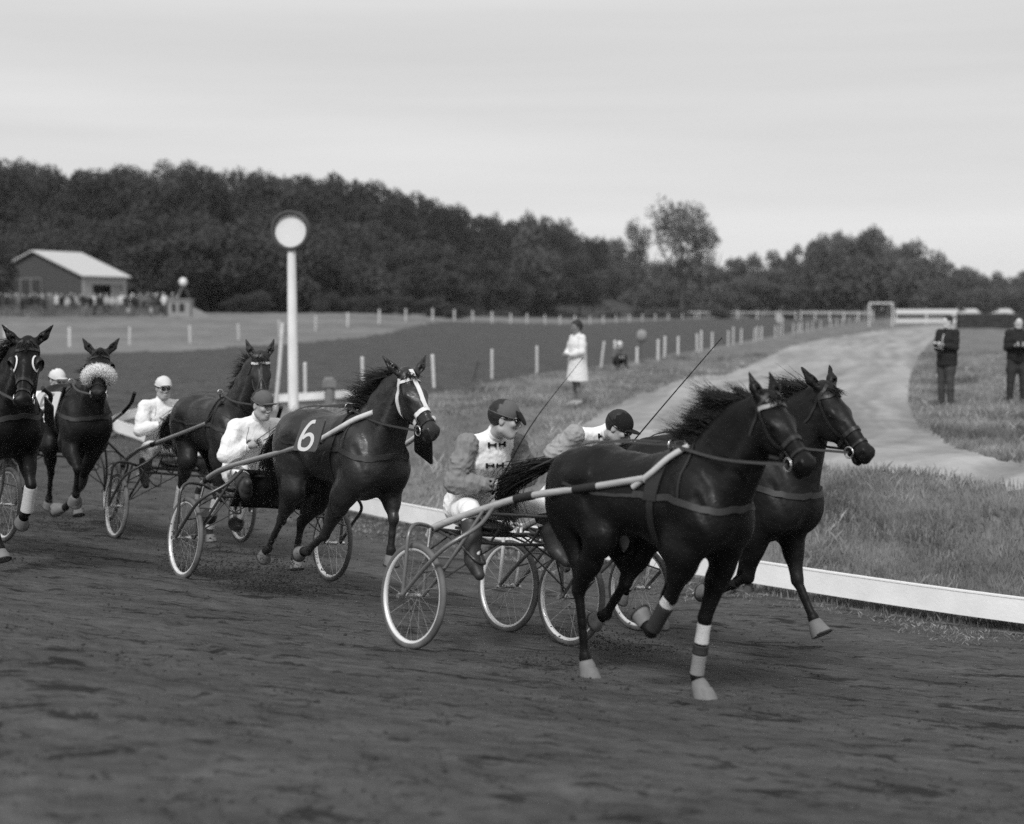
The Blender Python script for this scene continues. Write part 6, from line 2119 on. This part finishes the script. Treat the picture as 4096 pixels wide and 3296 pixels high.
build_person('man in dark clothes at the right edge looking down at the camera in his hands', r_m2, standing(1.76, 0, .0, 'front', .12),
             dict(jacket=M_darkc, pants=mat('dark_trousers', .03, .85), wide=True, skin=M_face, res=.011, cres=.012, boot_h=0, wr=.005, coat=.86, hemr=.13, fat=1.1, sq=1.4))
camera_prop('small dark camera in the hands of the man at the right edge', r_m2, (.30, 0, 1.24), 1.)
# child sitting in the grass
cx_, cy_ = at_px(618, 46)
Jc = dict(head=(.12, 0, .72), yaw=.3, pitch=.1, neck=(.06, 0, .58), chest=(.02, 0, .46), pelvis=(-.06, 0, .16), shR=(.03, -.13, .54), shL=(.03, .13, .54), elR=(.10, -.20, .34), elL=(.10, .20, .34), haR=(.26, -.08, .32), haL=(.26, .08, .32),
          hipR=(-.03, -.08, .15), hipL=(-.03, .08, .15), knR=(.26, -.14, .34), knL=(.26, .14, .34), anR=(.30, -.14, .06), anL=(.30, .14, .06), toeR=(.42, -.15, .03), toeL=(.42, .15, .03))
build_person('child with a white cap squatting in the infield grass behind the rail', (cx_, cy_, tz(cx_, cy_) + .08, 20), Jc, dict(jacket=M_greyt, pants=M_darkc, cap=M_capwhite, peak=False, res=.014, cres=.014, boot_h=0, fat=.8))
# ------------------------------------------------------------------ crowd by the shed: low-detail people, one mesh each
def crowd_mesh(seed, mt, mhead, hat=None):
    g = random.Random(seed)
    mats_ = [mt, mhead, M_greyt, hat or M_humanhair]
    S = Sdf((-.35, -.40, -.05), (.4, .40, 1.95), .026)
    j = lambda a: g.uniform(-a, a)
    S.cone((0, 0, .95), (.02, 0, 1.38), .13, .12, .05, 1.45)
    S.cone((.02, 0, 1.42), (.04, 0, 1.60), .06, .055, .03)
    S.ell((.05, j(.02), 1.67), (.10, .085, .125), .02)
    ex = j(.1)
    for s in (-1, 1):
        S.path([(.01, .19 * s, 1.40), (.02 + j(.05), .25 * s, 1.14), (.2 + j(.1), .15 * s + ex, 1.12 + j(.15))], [.06, .052, .04], .03)
        S.path([(0, .09 * s, .92), (.02 + j(.04), .11 * s, .5), (j(.05), .12 * s, .06)], [.095, .075, .055], .04)
        S.cone((0, .12 * s, .04), (.14, .14 * s, .03), .045, .035, .02)
    if hat: S.ell((.04, 0, 1.79), (.12, .11, .07), .02)
    o = S.mesh('body', mats_)
    me = o.data
    for p in me.polygons:
        z = p.center[2]
        p.material_index = 3 if z > 1.72 else (1 if z > 1.52 else (0 if z > .88 else 2))
    bpy.data.objects.remove(o)
    return me
mids = [mat('cloth_%s' % n, v, .85) for n, v in (('black', .015), ('charcoal', .04), ('midgrey', .12), ('pale', .35), ('white', .6))]
faces = mat('far_face', .42, .6)
CM = [crowd_mesh(1, mids[0], faces), crowd_mesh(2, mids[1], faces), crowd_mesh(3, mids[2], faces), crowd_mesh(4, mids[3], faces), crowd_mesh(5, mids[0], faces, mids[4]), crowd_mesh(6, mids[1], faces, mids[3]), crowd_mesh(7, mids[4], faces)]
def far_person(u, y, k, label, group, sc=1., dz=0.):
    x = (u - 512) / 1400 * y
    o = bpy.data.objects.new('person', CM[k])
    link(o)
    o.location = (x, y, tz(x, y) + dz)
    o.rotation_euler = (0, 0, rnd.uniform(-2.6, -.6))
    o.scale = (sc, sc, sc)
    return tag(o, label, 'person', group)
LC = 'blurred spectator standing in the row of onlookers by the shed'
GC = 'spectators by the shed'
for u in np.arange(-20, 178, 4.6):
    k = rnd.choice([0, 0, 1, 2, 2, 1, 3, 0, 6, 1, 2, 1])
    far_person(u + rnd.uniform(-1.6, 1.6), rnd.uniform(112.6, 117), k, LC, GC, rnd.uniform(.95, 1.12))
far_person(134, 112.5, 4, 'spectator in a white hat at the right part of the crowd', GC)
far_person(157, 112.5, 5, 'spectator with a pale cap near the right end of the crowd', GC)
far_person(44, 112.4, 5, 'spectator with a pale cap bending over the fence left of the shed door', GC, .95)
for u, lab in ((129.5, 'small child in white crouching before the fence, left of two'), (152, 'small child in white crouching before the fence, right of two')):
    far_person(u, 110, 3, lab, 'small children before the fence', .5)
far_person(779, 95, 3, 'person in white top standing behind the white posts far down the track', None, 1.0)
far_person(867, 230, 0, 'tiny dark figure beside the football goal in the distance', None, 1.1)
# ------------------------------------------------------------------ air: far trees fade a little
mb = MB()
mb.box((0, 310, 11), (1900, 1300, 27))
hz = mb.build('haze', None, smooth=False)
hz.data.materials.clear()
mh = bpy.data.materials.new('haze_air')
mh.use_nodes = True
mh.node_tree.nodes.clear()
pv_ = nn(mh.node_tree, 'ShaderNodeVolumePrincipled')
pv_.inputs['Color'].default_value = (.9, .9, .9, 1)
pv_.inputs['Density'].default_value = .00013
mo_ = nn(mh.node_tree, 'ShaderNodeOutputMaterial')
mh.node_tree.links.new(pv_.outputs[0], mo_.inputs['Volume'])
hz.data.materials.append(mh)
tag(hz, 'thin haze over the race course', kind='stuff')
